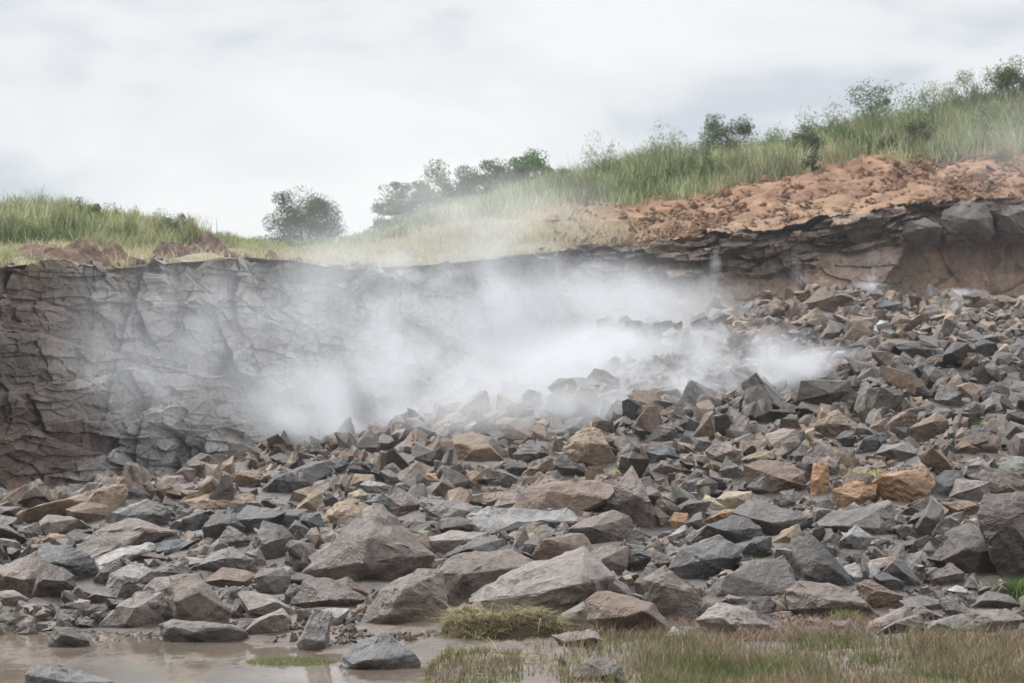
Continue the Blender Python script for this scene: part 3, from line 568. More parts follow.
def hull_mesh(name, pts, size, seed, mat, detail=True, cutf=.085):
    rnd = random.Random(seed)
    P = [Vector(p) for p in pts]; ext = list(P)
    for p in P:                                    # chip the corners
        for _ in range(2):
            q = rnd.choice(P); ext.append(p.lerp(q, rnd.uniform(.02, .14)) + Vector([rnd.uniform(-1, 1) * size * .012 for _ in range(3)]))
    ext = [p + Vector([rnd.uniform(-1, 1) * size * .012 for _ in range(3)]) for p in ext]
    bm = bmesh.new()
    for p in ext: bm.verts.new(p)
    r = bmesh.ops.convex_hull(bm, input=bm.verts)
    bmesh.ops.delete(bm, geom=[v for v in bm.verts if not v.link_faces], context='VERTS')
    bmesh.ops.dissolve_limit(bm, angle_limit=math.radians(9), verts=bm.verts, edges=bm.edges)
    if detail:
        bmesh.ops.bevel(bm, geom=[e_ for e_ in bm.edges], offset=size * .013, segments=1, affect='EDGES', clamp_overlap=True)
        bmesh.ops.triangulate(bm, faces=bm.faces)
        cut = size * cutf
        for _ in range(4):
            es = [e_ for e_ in bm.edges if e_.calc_length() > cut]
            if not es or len(bm.faces) > 2600: break
            bmesh.ops.subdivide_edges(bm, edges=es, cuts=1)
            bmesh.ops.triangulate(bm, faces=bm.faces)
        off = Vector((rnd.uniform(0, 99), rnd.uniform(0, 99), rnd.uniform(0, 99)))
        bm.normal_update()
        mv = []
        for v in bm.verts:
            q = v.co / size
            a = mnoise.fractal(q * 2.2 + off, .9, 2.0, 3) * .026
            # stepped fracture: terrace-like ledges
            w = q.dot(Vector((.3, .4, .86))) * 7 + mnoise.noise(q * 2 + off) * 2.2
            st = (w - math.floor(w)); a += (.016 if st < .5 else 0) * (1 if mnoise.noise(q * 1.3 - off) > 0 else 0)
            a += mnoise.fractal(q * 9 + off, .8, 2.0, 2) * .009
            mv.append(v.co + v.normal * a * size)
        for v, c in zip(bm.verts, mv): v.co = c
    else:
        bmesh.ops.triangulate(bm, faces=bm.faces)
    me = bpy.data.meshes.new(name); bm.to_mesh(me); bm.free()
    me.materials.append(mat)
    for p in me.polygons: p.use_smooth = detail
    if detail: me.set_sharp_from_angle(angle=math.radians(17))
    return me

hero_info = []     # polygon rows, distance, thickness, nickname
anchors = []
for hi, h in enumerate(HEROES):
    tile, ck, label, pts, nick = h[:5]; Dfix = h[5] if len(h) > 5 else None
    ox, oy = TILES[tile]; s = SC[tile]
    P = [(ox + p[0] * s, oy + p[1] * s, (p[2] if len(p) > 2 else None)) for p in pts]
    xs = [p[0] for p in P]; ys = [p[1] for p in P]
    cx, cyy = (min(xs) + max(xs)) / 2, (min(ys) + max(ys)) / 2; w, hh = max(xs) - min(xs), max(ys) - min(ys)
    gk = 1.0 if Dfix else 1.11                      # blocks lean on and overlap each other
    D = Dfix or D_at(cx, max(ys) - .12 * hh)
    P = [(cx + (x - cx) * gk, cyy + (y - cyy) * gk, d) for x, y, d in P]; ys = [p[1] for p in P]; w *= gk; hh *= gk
    mpp = D / F; Wm, Hm = w * mpp, hh * mpp
    th = .5 * (Wm + Hm) * .5
    pts3 = []
    for (x, y, d) in P:
        rel = (cyy - y) / (hh / 2)                  # +1 top, -1 bottom
        if d is None: off = -.45 * th * rel if rel > 0 else .22 * th * rel   # top leans back, foot is undercut
        else: off = d * Wm * 1.0
        pts3.append(world_at(x, y, D) + Vector((0, -off, 0)))
    rnd = random.Random(hi)
    tl = rnd.uniform(-.55, .55); b0 = rnd.uniform(-.25, .5)
    for q_ in range(rnd.choice([1, 2, 2, 3])):      # a slanting brow between the top face and the front face
        fx = rnd.uniform(-.85, .85); fy = b0 + tl * fx
        pts3.append(world_at(cx + fx * w / 2 * .8, cyy - max(-.6, min(.6, fy)) * hh / 2, D) + Vector((0, -th * rnd.uniform(.2, .55), 0)))
    for (x, y, d) in P:
        if d is not None: continue
        bx, by = cx + (x - cx) * rnd.uniform(.5, .9), cyy + (y - cyy) * rnd.uniform(.45, .88)
        pts3.append(world_at(bx, by, D) + Vector((0, th * rnd.uniform(.7, 1.2), 0)))
    lows = sorted([p for p in P], key=lambda p: -p[1])[:3]
    for (x, y, d) in lows:
        pts3.append(world_at(cx + (x - cx) * .8, y + .22 * hh, D) + Vector((0, th * .2, 0)))
    cen = world_at(cx, max(ys), D)
    me = hull_mesh('boulder', [p - cen for p in pts3], max(Wm, Hm), 100 + hi, M_ROCK)
    o = add('boulder', me, loc=cen, label=label, cat='boulder', group='boulders of the fallen rock pile')
    c = COL[ck]; j = rnd.uniform(.88, 1.12); o.color = (c[0] * j, c[1] * j, c[2] * j, 1)
    hero_info.append(([(x, y) for x, y, d in P], D, th))
    anchors.append((cx, cyy, nick, w))

# convex outlines for a fast inside test
def convex(pts):
    pts = sorted(set(pts)); 
    def half(ps):
        r = []
        for p in ps:
            while len(r) > 1 and (r[-1][0] - r[-2][0]) * (p[1] - r[-2][1]) - (r[-1][1] - r[-2][1]) * (p[0] - r[-2][0]) <= 0: r.pop()
            r.append(p)
        return r
    a, b = half(pts), half(pts[::-1]); return a[:-1] + b[:-1]
HC = [(np.array(convex(p)), D, th) for p, D, th in hero_info]
def covers_hero(x, y, D, pad):
    """would a stone here hide a hand-built boulder?"""
    bad = np.zeros(len(x), bool)
    for poly, Dh, th in HC:
        m = (D < Dh + .35 * th) & (x > poly[:, 0].min() - pad) & (x < poly[:, 0].max() + pad) & (y > poly[:, 1].min() - pad) & (y < poly[:, 1].max() + pad)
        if not m.any(): continue
        idx = np.nonzero(m)[0]; ins = np.ones(len(idx), bool)
        for k in range(len(poly)):
            a, b = poly[k], poly[(k + 1) % len(poly)]
            e_ = b - a; L_ = math.hypot(*e_) + 1e-6
            sd_ = (e_[0] * (y[idx] - a[1]) - e_[1] * (x[idx] - a[0])) / L_
            pd = pad[idx] if hasattr(pad, '__len__') else pad
            ins &= sd_ > -pd
        bad[idx[ins]] = True
    return bad

SHAPES = {'flat': (1.15, .95, .36), 'blocky': (1, .85, .75), 'pointed': (.9, .8, 1.0), 'long': (1.5, .7, .5), 'wedge-shaped': (1.1, .9, .6)}
def proto_pts(kind, rnd):
    s = SHAPES[kind]; n = 13
    pts = []
    for _ in range(n):
        v = Vector([rnd.gauss(0, 1) for _ in range(3)]).normalized()
        m = max(abs(c) for c in v); v = v.lerp(v / m, .45) * rnd.uniform(.82, 1)
        if kind == 'pointed': k = 1 - .75 * max(0, v.z); v = Vector((v.x * k, v.y * k, v.z * 1.15))
        if kind == 'wedge-shaped': v = Vector((v.x, v.y, v.z * (.45 + .55 * (v.x + 1) / 2) * 1.2))
        pts.append(Vector((v.x * s[0], v.y * s[1], v.z * s[2])) * .5)
    return pts
protos = {k: [hull_mesh('boulder', proto_pts(k, random.Random(i * 31 + 5 + len(k) * 7)), 1.0, 900 + i, M_ROCK) for i in range(5)] for k in SHAPES}

def tan_amount(x, y):
    r = 0
    for (a, b, sx, sy, k) in ((620, 475, 110, 35, .5), (880, 480, 90, 28, .5), (430, 435, 110, 35, .5), (790, 320, 110, 26, .85), (260, 460, 80, 25, .5), (120, 490, 90, 25, .5), (780, 440, 120, 25, .35), (930, 318, 130, 24, .5)):
        r = r + k * np.exp(-((x - a) / sx) ** 2 - ((y - b) / sy) ** 2)
    return np.clip(r, 0, .85)
PAL = {'dark grey': (.10, .094, .09), 'grey': (.195, .175, .165), 'light grey': (.31, .285, .27), 'taupe': (.26, .215, .19), 'brown': (.24, .16, .11), 'tan': (.40, .28, .18)}

# boulders of the upper pile, one object each
N_MID = 300 - len(HEROES)
mids = []; tries = 0
rnd = random.Random(77)
while len(mids) < N_MID and tries < 60000:
    tries += 1
    u = rnd.uniform(-15, 1040); D = rnd.uniform(30, 1) if False else 30 + (ridge_D(u) - 30) * rnd.random() ** .8
    sz = rnd.uniform(.75, 1.35) * (1 if D > 45 else .75)
    y = float(row_of(u, D)); px = sz * F / D
    if covers_hero(np.array([u]), np.array([y - px * .15]), np.array([D]), px * .35)[0]: continue
    if any(abs(u - m[0]) < .42 * (px + m[3]) and abs(y - m[1]) < .3 * (px + m[3]) for m in mids): continue
    if any(abs(u - a[0]) < .3 * a[3] and abs(y - a[1]) < 4 for a in anchors): continue
    kind = rnd.choice(list(SHAPES))
    tn = float(tan_amount(u, y))
    col = rnd.choice(['tan', 'brown', 'taupe']) if rnd.random() < tn else rnd.choice(['dark grey', 'grey', 'grey', 'taupe', 'light grey', 'dark grey', 'brown'])
    mids.append((u, y, D, px, kind, col, sz))
fixed = [(610, 385, 'the densest white smoke'), (870, 288, 'the smoke wisp under the right cliff'), (1015, 330, 'the right edge under the cliff')]
anch = [(a[0], a[1], a[2]) for a in anchors if a[2]] + fixed
def rel_phrase(u, y, a):
    dx, dy = u - a[0], y - a[1]
    if abs(dx) > 2.2 * abs(dy): return ('right of' if dx > 0 else 'left of')
    if abs(dy) > 2.2 * abs(dx): return ('below' if dy > 0 else 'above')
    return ('lower' if dy > 0 else 'upper') + (' right of' if dx > 0 else ' left of')
used = {}
for m in mids:
    u, y, D, px, kind, col, sz = m
    near = sorted(anch, key=lambda a: math.hypot(u - a[0], 1.6 * (y - a[1])))
    for a in near[:6]:
        size = 'big' if sz > 1.1 else ('small' if sz < .8 else 'middling')
        lab = f"{size} {col} {kind} boulder {rel_phrase(u, y, a)} {a[2]}"
        if lab not in used: break
    used[lab] = 1
    lab = lab if len(lab.split()) <= 16 else ' '.join(lab.split()[:16])
    me = protos[kind][rnd.randrange(5)]
    o = bpy.data.objects.new('boulder', me); C.objects.link(o)
    x3 = (u - 512) / F * D
    o.location = (x3, D, float(ground_z(u, D)) + sz * SHAPES[kind][2] * .22)
    o.rotation_euler = (rnd.uniform(-.7, .7), rnd.uniform(-.6, .6), rnd.uniform(0, 6.28)); o.scale = (sz,) * 3
    c = PAL[col]; j = rnd.uniform(.9, 1.1); o.color = (c[0] * j, c[1] * j, c[2] * j, 1)
    set_tags(o, lab, 'boulder', 'boulders of the fallen rock pile')

# small rubble: one mass
def make_protos(n, seed):
    out = []
    for i in range(n):
        r_ = random.Random(seed + i)
        bm = bmesh.new()
        sx, sy, sz_ = r_.choice([(1.2, .9, .45), (1, .85, .7), (1.45, .7, .5), (1, .9, .9), (1.25, 1, .42)])
        for _ in range(r_.randint(9, 14)):
            v = Vector([r_.gauss(0, 1) for _ in range(3)]).normalized(); m = max(abs(c) for c in v); v = v.lerp(v / m, .5) * r_.uniform(.75, 1)
            bm.verts.new((v.x * sx * .5, v.y * sy * .5, v.z * sz_ * .5))
        bmesh.ops.convex_hull(bm, input=bm.verts)
        bmesh.ops.delete(bm, geom=[v for v in bm.verts if not v.link_faces], context='VERTS')
        bmesh.ops.triangulate(bm, faces=bm.faces); bm.verts.index_update()
        out.append((np.array([v.co[:] for v in bm.verts]), np.array([[v.index for v in f.verts] for f in bm.faces]))); bm.free()
    return out
RP = make_protos(40, 4000)
RPD = []
for i in range(36):
    r_ = random.Random(7000 + i); k_ = r_.choice(list(SHAPES))
    me_ = hull_mesh('p', proto_pts(k_, r_), 1.0, 7100 + i, M_RUB, True, .34)
    co = np.empty(len(me_.vertices) * 3, np.float32); me_.vertices.foreach_get('co', co)
    RPD.append((co.reshape(-1, 3), np.array([list(p.vertices) for p in me_.polygons]))); bpy.data.meshes.remove(me_)
def stamp(pos, size, tint, tilt=.7, seed=1, RP=RP):
    rg = np.random.default_rng(seed); Vs, Fs, Ts = [], [], []; off = 0
    n = len(pos); rz = rg.uniform(0, 2 * np.pi, n); rx = rg.normal(0, tilt, n); ry = rg.normal(0, tilt, n); pi = rg.integers(0, len(RP), n)
    for i in range(n):
        v, f = RP[pi[i]]
        ca, sa = math.cos(rz[i]), math.sin(rz[i]); cb, sb = math.cos(rx[i]), math.sin(rx[i]); cc, sc_ = math.cos(ry[i]), math.sin(ry[i])
        R_ = np.array([[ca, -sa, 0], [sa, ca, 0], [0, 0, 1]]) @ np.array([[1, 0, 0], [0, cb, -sb], [0, sb, cb]]) @ np.array([[cc, 0, sc_], [0, 1, 0], [-sc_, 0, cc]])
        Vs.append((v * size[i]) @ R_.T + pos[i]); Fs.append(f + off); off += len(v)
        Ts.append(np.repeat(tint[i][None], len(v), 0))
    return np.concatenate(Vs), np.concatenate(Fs), np.concatenate(Ts)
def rubble_set(n, D0, D1f, smin, smax, med, seed, lift=.2, pf=.22):
    rg = np.random.default_rng(seed)
    n = int(n * 1.36); u = rg.uniform(-380, 1400, n); q = rg.random(n)
    Dm = D1f(u); D = np.sqrt(D0 ** 2 + q * (Dm ** 2 - D0 ** 2))
    s = np.clip(med * np.exp(rg.normal(0, .42, n)), smin, smax)
    z = ground_z(u, D) + s * rg.uniform(-.12, lift, n)
    row = HOR - F * (z - H) / D
    bad = covers_hero(u, row - s * F / D * .1, D, s * F / D * pf)
    k = ~bad
    u, D, s, z, row = u[k], D[k], s[k], z[k], row[k]
    pos = np.stack([(u - 512) / F * D, D, z], -1)
    tn = np.clip(tan_amount(u, row) + .13, 0, .9); m = rg.random(len(u)) < tn
    base = np.array([.185, .157, .138]) * np.exp(rg.normal(0, .42, len(u)))[:, None] * np.stack([rg.uniform(.97, 1.12, len(u)), np.ones(len(u)), rg.uniform(.86, 1.06, len(u))], -1)
    tb = np.array([.33, .225, .15]) * np.exp(rg.normal(0, .3, len(u)))[:, None]
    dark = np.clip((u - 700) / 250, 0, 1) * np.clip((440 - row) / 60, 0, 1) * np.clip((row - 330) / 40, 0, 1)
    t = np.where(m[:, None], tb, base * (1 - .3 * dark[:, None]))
    return pos, s, t.clip(.035, .6)
a1 = rubble_set(15500, 29.5, lambda u: ridge_D(u) + 2.5, .14, .95, .40, 11, .45)
a2 = rubble_set(10500, 28.4, lambda u: np.full(len(u), 46.), .08, .6, .23, 12, .5, .2)
a3 = rubble_set(6000, 62, lambda u: np.maximum(ridge_D(u) + 3, 63), .12, .5, .24, 13, .6)
a4 = rubble_set(4200, 27.3, lambda u: np.full(len(u), 31.), .04, .34, .12, 14, .3)
a6 = rubble_set(9000, 26.0, lambda u: np.full(len(u), 31.), .02, .14, .055, 16, .3)
k6 = (a6[0][:, 2] > .03); a6 = (a6[0][k6], a6[1][k6], a6[2][k6] * np.array([.75, .6, .5]))
a5 = rubble_set(4800, 28.6, lambda u: np.full(len(u), 38.), .10, .6, .24, 15, .4, .22)
a5 = tuple(q[a5[1] > 0] for q in a5)
pos, siz, tin = (np.concatenate([a_[k_] for a_ in (a1, a2, a3, a4, a5, a6)]) for k_ in range(3))
bigs = siz > .24
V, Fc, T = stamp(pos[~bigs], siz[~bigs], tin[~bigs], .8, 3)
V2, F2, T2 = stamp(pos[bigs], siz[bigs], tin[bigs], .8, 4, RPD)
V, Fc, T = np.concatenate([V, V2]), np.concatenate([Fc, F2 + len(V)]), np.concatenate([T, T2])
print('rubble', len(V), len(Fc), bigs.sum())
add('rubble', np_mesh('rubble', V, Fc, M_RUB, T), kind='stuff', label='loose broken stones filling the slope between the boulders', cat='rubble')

# clods and chips on the red slope
rg = np.random.default_rng(5); n = 24000
u = rg.uniform(545, 1350, n); O_ = 12 * rg.random(n) ** 1.1; D = wall_D(u) + O_
s = np.clip(.095 * np.exp(rg.normal(0, .65, n)), .02, .6)
pos = np.stack([(u - 512) / F * D, D, hill_z(u, D) + s * .15 + .03], -1)
t = np.where((rg.random(n) < .8)[:, None], np.array([.28, .15, .085]), np.array([.24, .155, .105])) * np.exp(rg.normal(0, .3, n))[:, None]
k = rg.random(n) < np.clip((u - 560) / 100, .15, 1)
V, Fc, T = stamp(pos[k], s[k], t[k], .6, 6)
add('soil_clods', np_mesh('soil_clods', V, Fc, M_SOIL, T.clip(.04, .6)), kind='stuff', label='reddish clods and stone chips strewn over the bare soil slope', cat='soil clods')

# earth mounds above the left cliff
def mound(px, row, wpx, hpx, o_, label, col, seed):
    D = float(wall_D(px)) + o_; c = world_at(px, row, D); c.z = float(hill_z(np.array(float(px)), np.array(D))) - .15
    w, hh = wpx / F * D, hpx / F * D + .15
    g = np.linspace(-1, 1, 46); A, B = np.meshgrid(g, g); r = np.hypot(A, B)
    z = np.clip(1 - r ** 2.4, 0, None) * (1 + .28 * fbm(A * 1.6 + seed, B * 1.6, 3, 200)) + .10 * fbm(A * 5, B * 5 + seed, 4, 210) + .10 * facets(A * 5 + seed, B * 5, .8, 212)[0] * (r < .9) - .04
    V_ = np.stack([A * w / 2, B * w / 2.4, z * hh], -1).reshape(-1, 3)
    nn = (.6 + .5 * fbm(A * 4, B * 4, 3, 215)).clip(0, 1)[..., None]
    T_ = (np.array(col) * (.7 + .5 * nn)).reshape(-1, 3)
    T_ = T_ * .8
    add('earth_mound', np_mesh('earth_mound', V_, grid_faces(46, 46), M_SOIL, T_, False), loc=c, label=label, cat='earth mound', group='earth mounds above the left cliff')
mound(52, 262, 95, 18, 2.2, 'low reddish brown earth mound on the cliff top at far left', (.30, .20, .14), 1)
mound(83, 262, 60, 24, 2.0, 'rounded brown earth mound just right of the far-left low mound', (.27, .17, .12), 5)
mound(210, 250, 72, 20, 3.0, 'dark peaked earth mound on the left cliff top nearest the lone tree', (.22, .13, .10), 9)
mound(172, 254, 50, 16, 3.6, 'dark low earth mound left of the dark peaked mound', (.22, .13, .10), 13)
mound(112, 250, 40, 16, 3.6, 'small brown earth mound in the grass between the two mound pairs', (.27, .17, .12), 17)

# ------------------------------------------------------------------ grass and plants
def blades(base, hgt, wid, lean, col, seed, tipcol=None, nseg=3):
    """curved tapering blades; base (n,3), hgt, wid, lean (n,), col (n,3)"""
    rg = np.random.default_rng(seed); n = len(base); a = rg.uniform(0, 2 * np.pi, n); b = rg.uniform(0, 2 * np.pi, n)
    dx, dy = np.cos(a), np.sin(a); sx, sy = np.cos(b), np.sin(b)
    Vs = []; Ts = []
    for k in range(nseg + 1):
        s = k / nseg
        cx = base[:, 0] + dx * lean * hgt * s ** 2; cy_ = base[:, 1] + dy * lean * hgt * s ** 2
        cz = base[:, 2] + hgt * (s - .25 * lean * s ** 2)
        w = wid * (1 - s) ** .7 * .5 if k < nseg else wid * .04
        Vs.append(np.stack([cx - sx * w, cy_ - sy * w, cz], -1)); Vs.append(np.stack([cx + sx * w, cy_ + sy * w, cz], -1))
        c = col if tipcol is None else col * (1 - s) + tipcol * s
        Ts += [c, c]
    V_ = np.stack(Vs, 1); T_ = np.stack(Ts, 1); m = 2 * (nseg + 1)
    f = np.array([[2 * k, 2 * k + 1, 2 * k + 3, 2 * k + 2] for k in range(nseg)])
    Fc_ = (f[None] + (np.arange(n) * m)[:, None, None]).reshape(-1, 4)
    return V_.reshape(-1, 3), Fc_, T_.reshape(-1, 3)

# foreground grass
rg = np.random.default_rng(21); parts_ = []
GREEN = np.array([.15, .175, .06]); BROWN = np.array([.24, .185, .125]); STRAW = np.array([.40, .33, .20]); PINK = np.array([.25, .165, .13])
n = 120000
u = rg.uniform(425, 1300, n); row = rg.uniform(643, 760, n)
edge = I(u, [425, 440, 560, 600, 700, 800, 1024, 1100], [672, 668, 664, 653, 653, 652, 655, 655])
D = H * F / (row - HOR)
X_ = (u - 512) / F * D
cl = fbm(X_ * 1.6, D * .8, 3, 301)
keep = (row > edge + 5 * vnoise(u / 14., u * 0, 302)) & (rg.random(n) < np.clip(.8 + .5 * cl, .3, 1))
keep &= ~((u > 520) & (u < 640) & (row > 660) & (rg.random(n) < .8)) & ~((u < 560) & (row > 700 + 10 * vnoise(u / 11., u * 0, 303)))
u, row, D, X_, cl = u[keep], row[keep], D[keep], X_[keep], cl[keep]
g = (.28 + .9 * fbm(X_ * .9, D * 1.3, 3, 305) * 1.3 + np.where((u < 540), .8, 0) + np.clip((row - 662) / 20, -.5, .25)).clip(.06, .9)
g = np.where(rg.random(len(u)) < g, 1, 0)[:, None]
br = np.where((rg.random(len(u)) < .35)[:, None], STRAW, np.where((rg.random(len(u)) < .45)[:, None], PINK, BROWN))
col = (GREEN * g + br * (1 - g)) * .72 * np.exp(rg.normal(0, .36, len(u)))[:, None]
hgt = (rg.uniform(.05, .23, len(u)) * (1 + .6 * cl).clip(.4, 1.6)) * np.where(u < 560, .55, 1)
parts_.append(blades(np.stack([X_, D, ground_z(u, D) - .01], -1), hgt, rg.uniform(.006, .013, len(u)), rg.uniform(.1, .8, len(u)), col, 22))
# brown weeds with seed heads behind
n = 11000; u = rg.uniform(562, 1060, n); D = rg.uniform(25.4, 28.2, n) - np.clip((u - 800) / 200, 0, 1) * .5; X_ = (u - 512) / F * D
cl = fbm(X_ * 2, D, 2, 320); kk = rg.random(n) < (.55 + .7 * cl - np.clip((u - 820) / 300, 0, .4)); u, D, X_ = u[kk], D[kk], X_[kk]
col = np.where((rg.random(len(u)) < .6)[:, None], PINK * .9, BROWN) * np.exp(rg.normal(0, .25, len(u)))[:, None]
parts_.append(blades(np.stack([X_, D, ground_z(u, D) - .01], -1), rg.uniform(.05, .19, len(u)), rg.uniform(.008, .02, len(u)), rg.uniform(.2, 1.4, len(u)), col, 23))
# trampled straw litter on the bare flat ground
n = 15000; u = rg.uniform(395, 760, n); row = rg.uniform(636, 725, n); D = H * F / (row - HOR); X_ = (u - 512) / F * D
kk = (rg.random(n) < (.5 + .9 * fbm(X_ * 1.1, D * .9, 3, 330)).clip(.05, 1)) & (u > I(row, [636, 660, 725], [395, 420, 440])); u, D, X_ = u[kk], D[kk], X_[kk]
col = np.where((rg.random(len(u)) < .6)[:, None], STRAW * .8, BROWN * .8) * np.exp(rg.normal(0, .3, len(u)))[:, None]
parts_.append(blades(np.stack([X_, D, ground_z(u, D) + .005], -1), rg.uniform(.015, .07, len(u)), rg.uniform(.006, .013, len(u)), rg.uniform(1.5, 4.5, len(u)), col, 26))
# small green mats in the puddle
n = 2600; a = rg.uniform(0, 6.28, n); r_ = np.sqrt(rg.random(n)); u = 292 + 46 * r_ * np.cos(a); row = 662 + 4 * r_ * np.sin(a); D = H * F / (row - HOR); X_ = (u - 512) / F * D
parts_.append(blades(np.stack([X_, D, np.full(n, -.01)], -1), rg.uniform(.01, .05, n), rg.uniform(.006, .012, n), rg.uniform(.2, 1.2, n), GREEN * np.exp(rg.normal(0, .25, n))[:, None] * .9, 24))
V = []; Fc = []; T = []; off = 0
for v, f, t in parts_: V.append(v); Fc.append(f + off); T.append(t); off += len(v)
add('grass', np_mesh('grass', np.concatenate(V), np.concatenate(Fc), M_GRASS, np.concatenate(T).clip(.02, .7)), kind='stuff', label='short green and brown grass and weeds along the bottom', cat='grass')

# tuft builder (things)
def tuft(px, row, n, h_, spread, col, label, name='grass_tuft', cat='grass tuft', group=None, D=None, lean=(.3, 1.1), wid=(.01, .02), tip=None, z=None, seed=1):
    rg = np.random.default_rng(seed)
    D = D or D_at(px, row); c = world_at(px, row, D)
    if z is not None: c.z = z
    r_ = np.abs(rg.normal(0, spread, n)); a = rg.uniform(0, 6.28, n)
    b = np.stack([r_ * np.cos(a), r_ * np.sin(a), np.zeros(n) - .03], -1)
    cc_ = np.array(col) * np.exp(rg.normal(0, .25, n))[:, None]
    tp_ = None if tip is None else np.array(tip) * np.exp(rg.normal(0, .2, n))[:, None]
    v, f, t = blades(b, h_ * rg.uniform(.5, 1.1, n), rg.uniform(*wid, n), rg.uniform(*lean, n), cc_, seed, tp_)
    return add(name, np_mesh(name, v, f, M_GRASS, t.clip(.02, .7)), loc=c, label=label, cat=cat, group=group)
tuft(865, 488, 420, .42, .17, (.40, .36, .16), 'yellowish grass tuft growing between the two orange slabs', tip=(.55, .47, .24), seed=31)
tuft(868, 476, 160, .2, .08, (.14, .24, .05), 'bright green sprig topping the yellowish grass tuft', seed=32)
tuft(848, 622, 260, .22, .12, (.22, .22, .09), 'small olive weed among stones below the broad smooth taupe boulder', seed=33)
tuft(701, 614, 420, .17, .16, (.13, .17, .05), 'dark green weed in the gap right of the notched upright boulder', seed=34)
tuft(741, 565, 260, .18, .14, (.25, .23, .09), 'yellow-green weed on the right side of the lichen-patched boulder', seed=35)
tuft(616, 478, 220, .22, .16, (.36, .38, .08), 'yellow moss-like tuft below the peaked tan boulder', seed=36)
tuft(992, 435, 200, .4, .14, (.28, .32, .10), 'small green tuft high on the right slope near the square brown block', seed=37)
tuft(1006, 478, 150, .3, .08, (.22, .33, .07), 'bright green sprig on the boulder above the huge dark brown boulder', seed=38)
tuft(1018, 598, 420, .35, .18, (.10, .15, .05), 'dark green weed under the huge dark brown boulder', seed=39)
# heap of cut dry grass
rg = np.random.default_rng(41)
D = 26.4; cpx = 502; c = world_at(cpx, 662, D); c.z = float(ground_z(cpx, D))
wx_, hy_ = 66 / F * D, 27 / F * D
g_ = np.linspace(-1, 1, 40); A, B = np.meshgrid(g_, g_); r = np.hypot(A, B)
zz = np.sqrt(np.clip(1 - r ** 2, 0, 1)) * hy_ * .8 * (1 + .9 * fbm(A * 1.7, B * 1.7, 3, 411)).clip(.15, 2) - .04
heap = bpy.data.objects.new('grass_heap', None); C.objects.link(heap); heap.location = c
set_tags(heap, 'heap of pulled dry grass on the ground below the huge smooth slab', 'grass heap')
vv = np.stack([A * wx_, B * .6, zz], -1).reshape(-1, 3)
add('core', np_mesh('core', vv, grid_faces(40, 40), M_SOIL, np.full((1600, 3), 1.) * np.array([.10, .085, .045]), True), parent=heap)
n = 7500; a = rg.uniform(0, 6.28, n); q = np.sqrt(rg.random(n)) * (1 + .25 * vnoise(a * 2.5, a * 0, 9)); ax, ay = q * np.cos(a), q * np.sin(a)
bz = np.sqrt(np.clip(1 - q ** 2, 0, 1)) * hy_ * .8 * (1 + .9 * fbm(ax * 1.7, ay * 1.7, 3, 411)).clip(.15, 2) - .02
grn = (rg.random(n) < .38)[:, None]
cc_ = np.where(grn, np.array([.17, .17, .07]), np.array([.38, .30, .18])) * np.exp(rg.normal(0, .35, n))[:, None]
v, f, t = blades(np.stack([ax * wx_, ay * .6, bz], -1), rg.uniform(.04, .15, n) * (1 + 2.0 * (rg.random(n) < .07)), rg.uniform(.006, .013, n), rg.uniform(1.2, 4.5, n), cc_, 42)
add('straw', np_mesh('straw', v, f, M_GRASS, t.clip(.02, .7)), parent=heap)['kind'] = 'stuff'

# tall hillside grass (uncountable)
rg = np.random.default_rng(51)
def top_row(u): return I(u, [-100, 0, 40, 70, 100, 130, 160, 200, 230, 250, 300, 360, 380, 420, 460, 520, 560, 600, 640, 680, 720, 760, 800, 830, 870, 900, 940, 980, 1024, 1150],
                            [206, 206, 200, 205, 212, 216, 222, 232, 243, 252, 256, 247, 238, 214, 200, 182, 172, 166, 156, 150, 150, 146, 136, 128, 116, 112, 104, 98, 92, 70])
n = 140000
u = rg.uniform(-250, 1320, n); O_ = 9.5 + 26 * rg.random(n); 
D = wall_D(u) + O_; X_ = (u - 512) / F * D
z = hill_z(u, D)
cl = fbm(X_ * .8, D * .6, 3, 501)
full = np.maximum((H + (HOR - top_row(u)) / F * D) - z, .25)
hgt = np.minimum(full * rg.uniform(.45, 1.22, n) * (.95 + .55 * cl).clip(.35, 1.4), I(O_, [9, 13, 20], [.5, 1.4, 4.2]))
kp = (rg.random(n) < (.7 + .6 * cl).clip(.2, 1)); 
gg = (.55 + .7 * fbm(X_ * .25 + 5, D * .3, 3, 505)).clip(0, 1)[:, None]
c1 = np.array([.13, .175, .07]); c2 = np.array([.27, .28, .15]); c3 = np.array([.40, .37, .25])
col = c1 * gg + c2 * (1 - gg); st = (rg.random(n) < .18)[:, None]; col = np.where(st, c3, col) * np.exp(rg.normal(0, .25, n))[:, None] * (1 + .5 * fbm(X_ * .9 + 3, D * .5, 3, 507)).clip(.45, 1.5)[:, None]
b1 = blades(np.stack([X_, D, z - .03], -1)[kp], hgt[kp], rg.uniform(.03, .075, kp.sum()), rg.uniform(.1, .55, kp.sum()), col[kp], 52, col[kp] * 1.12)
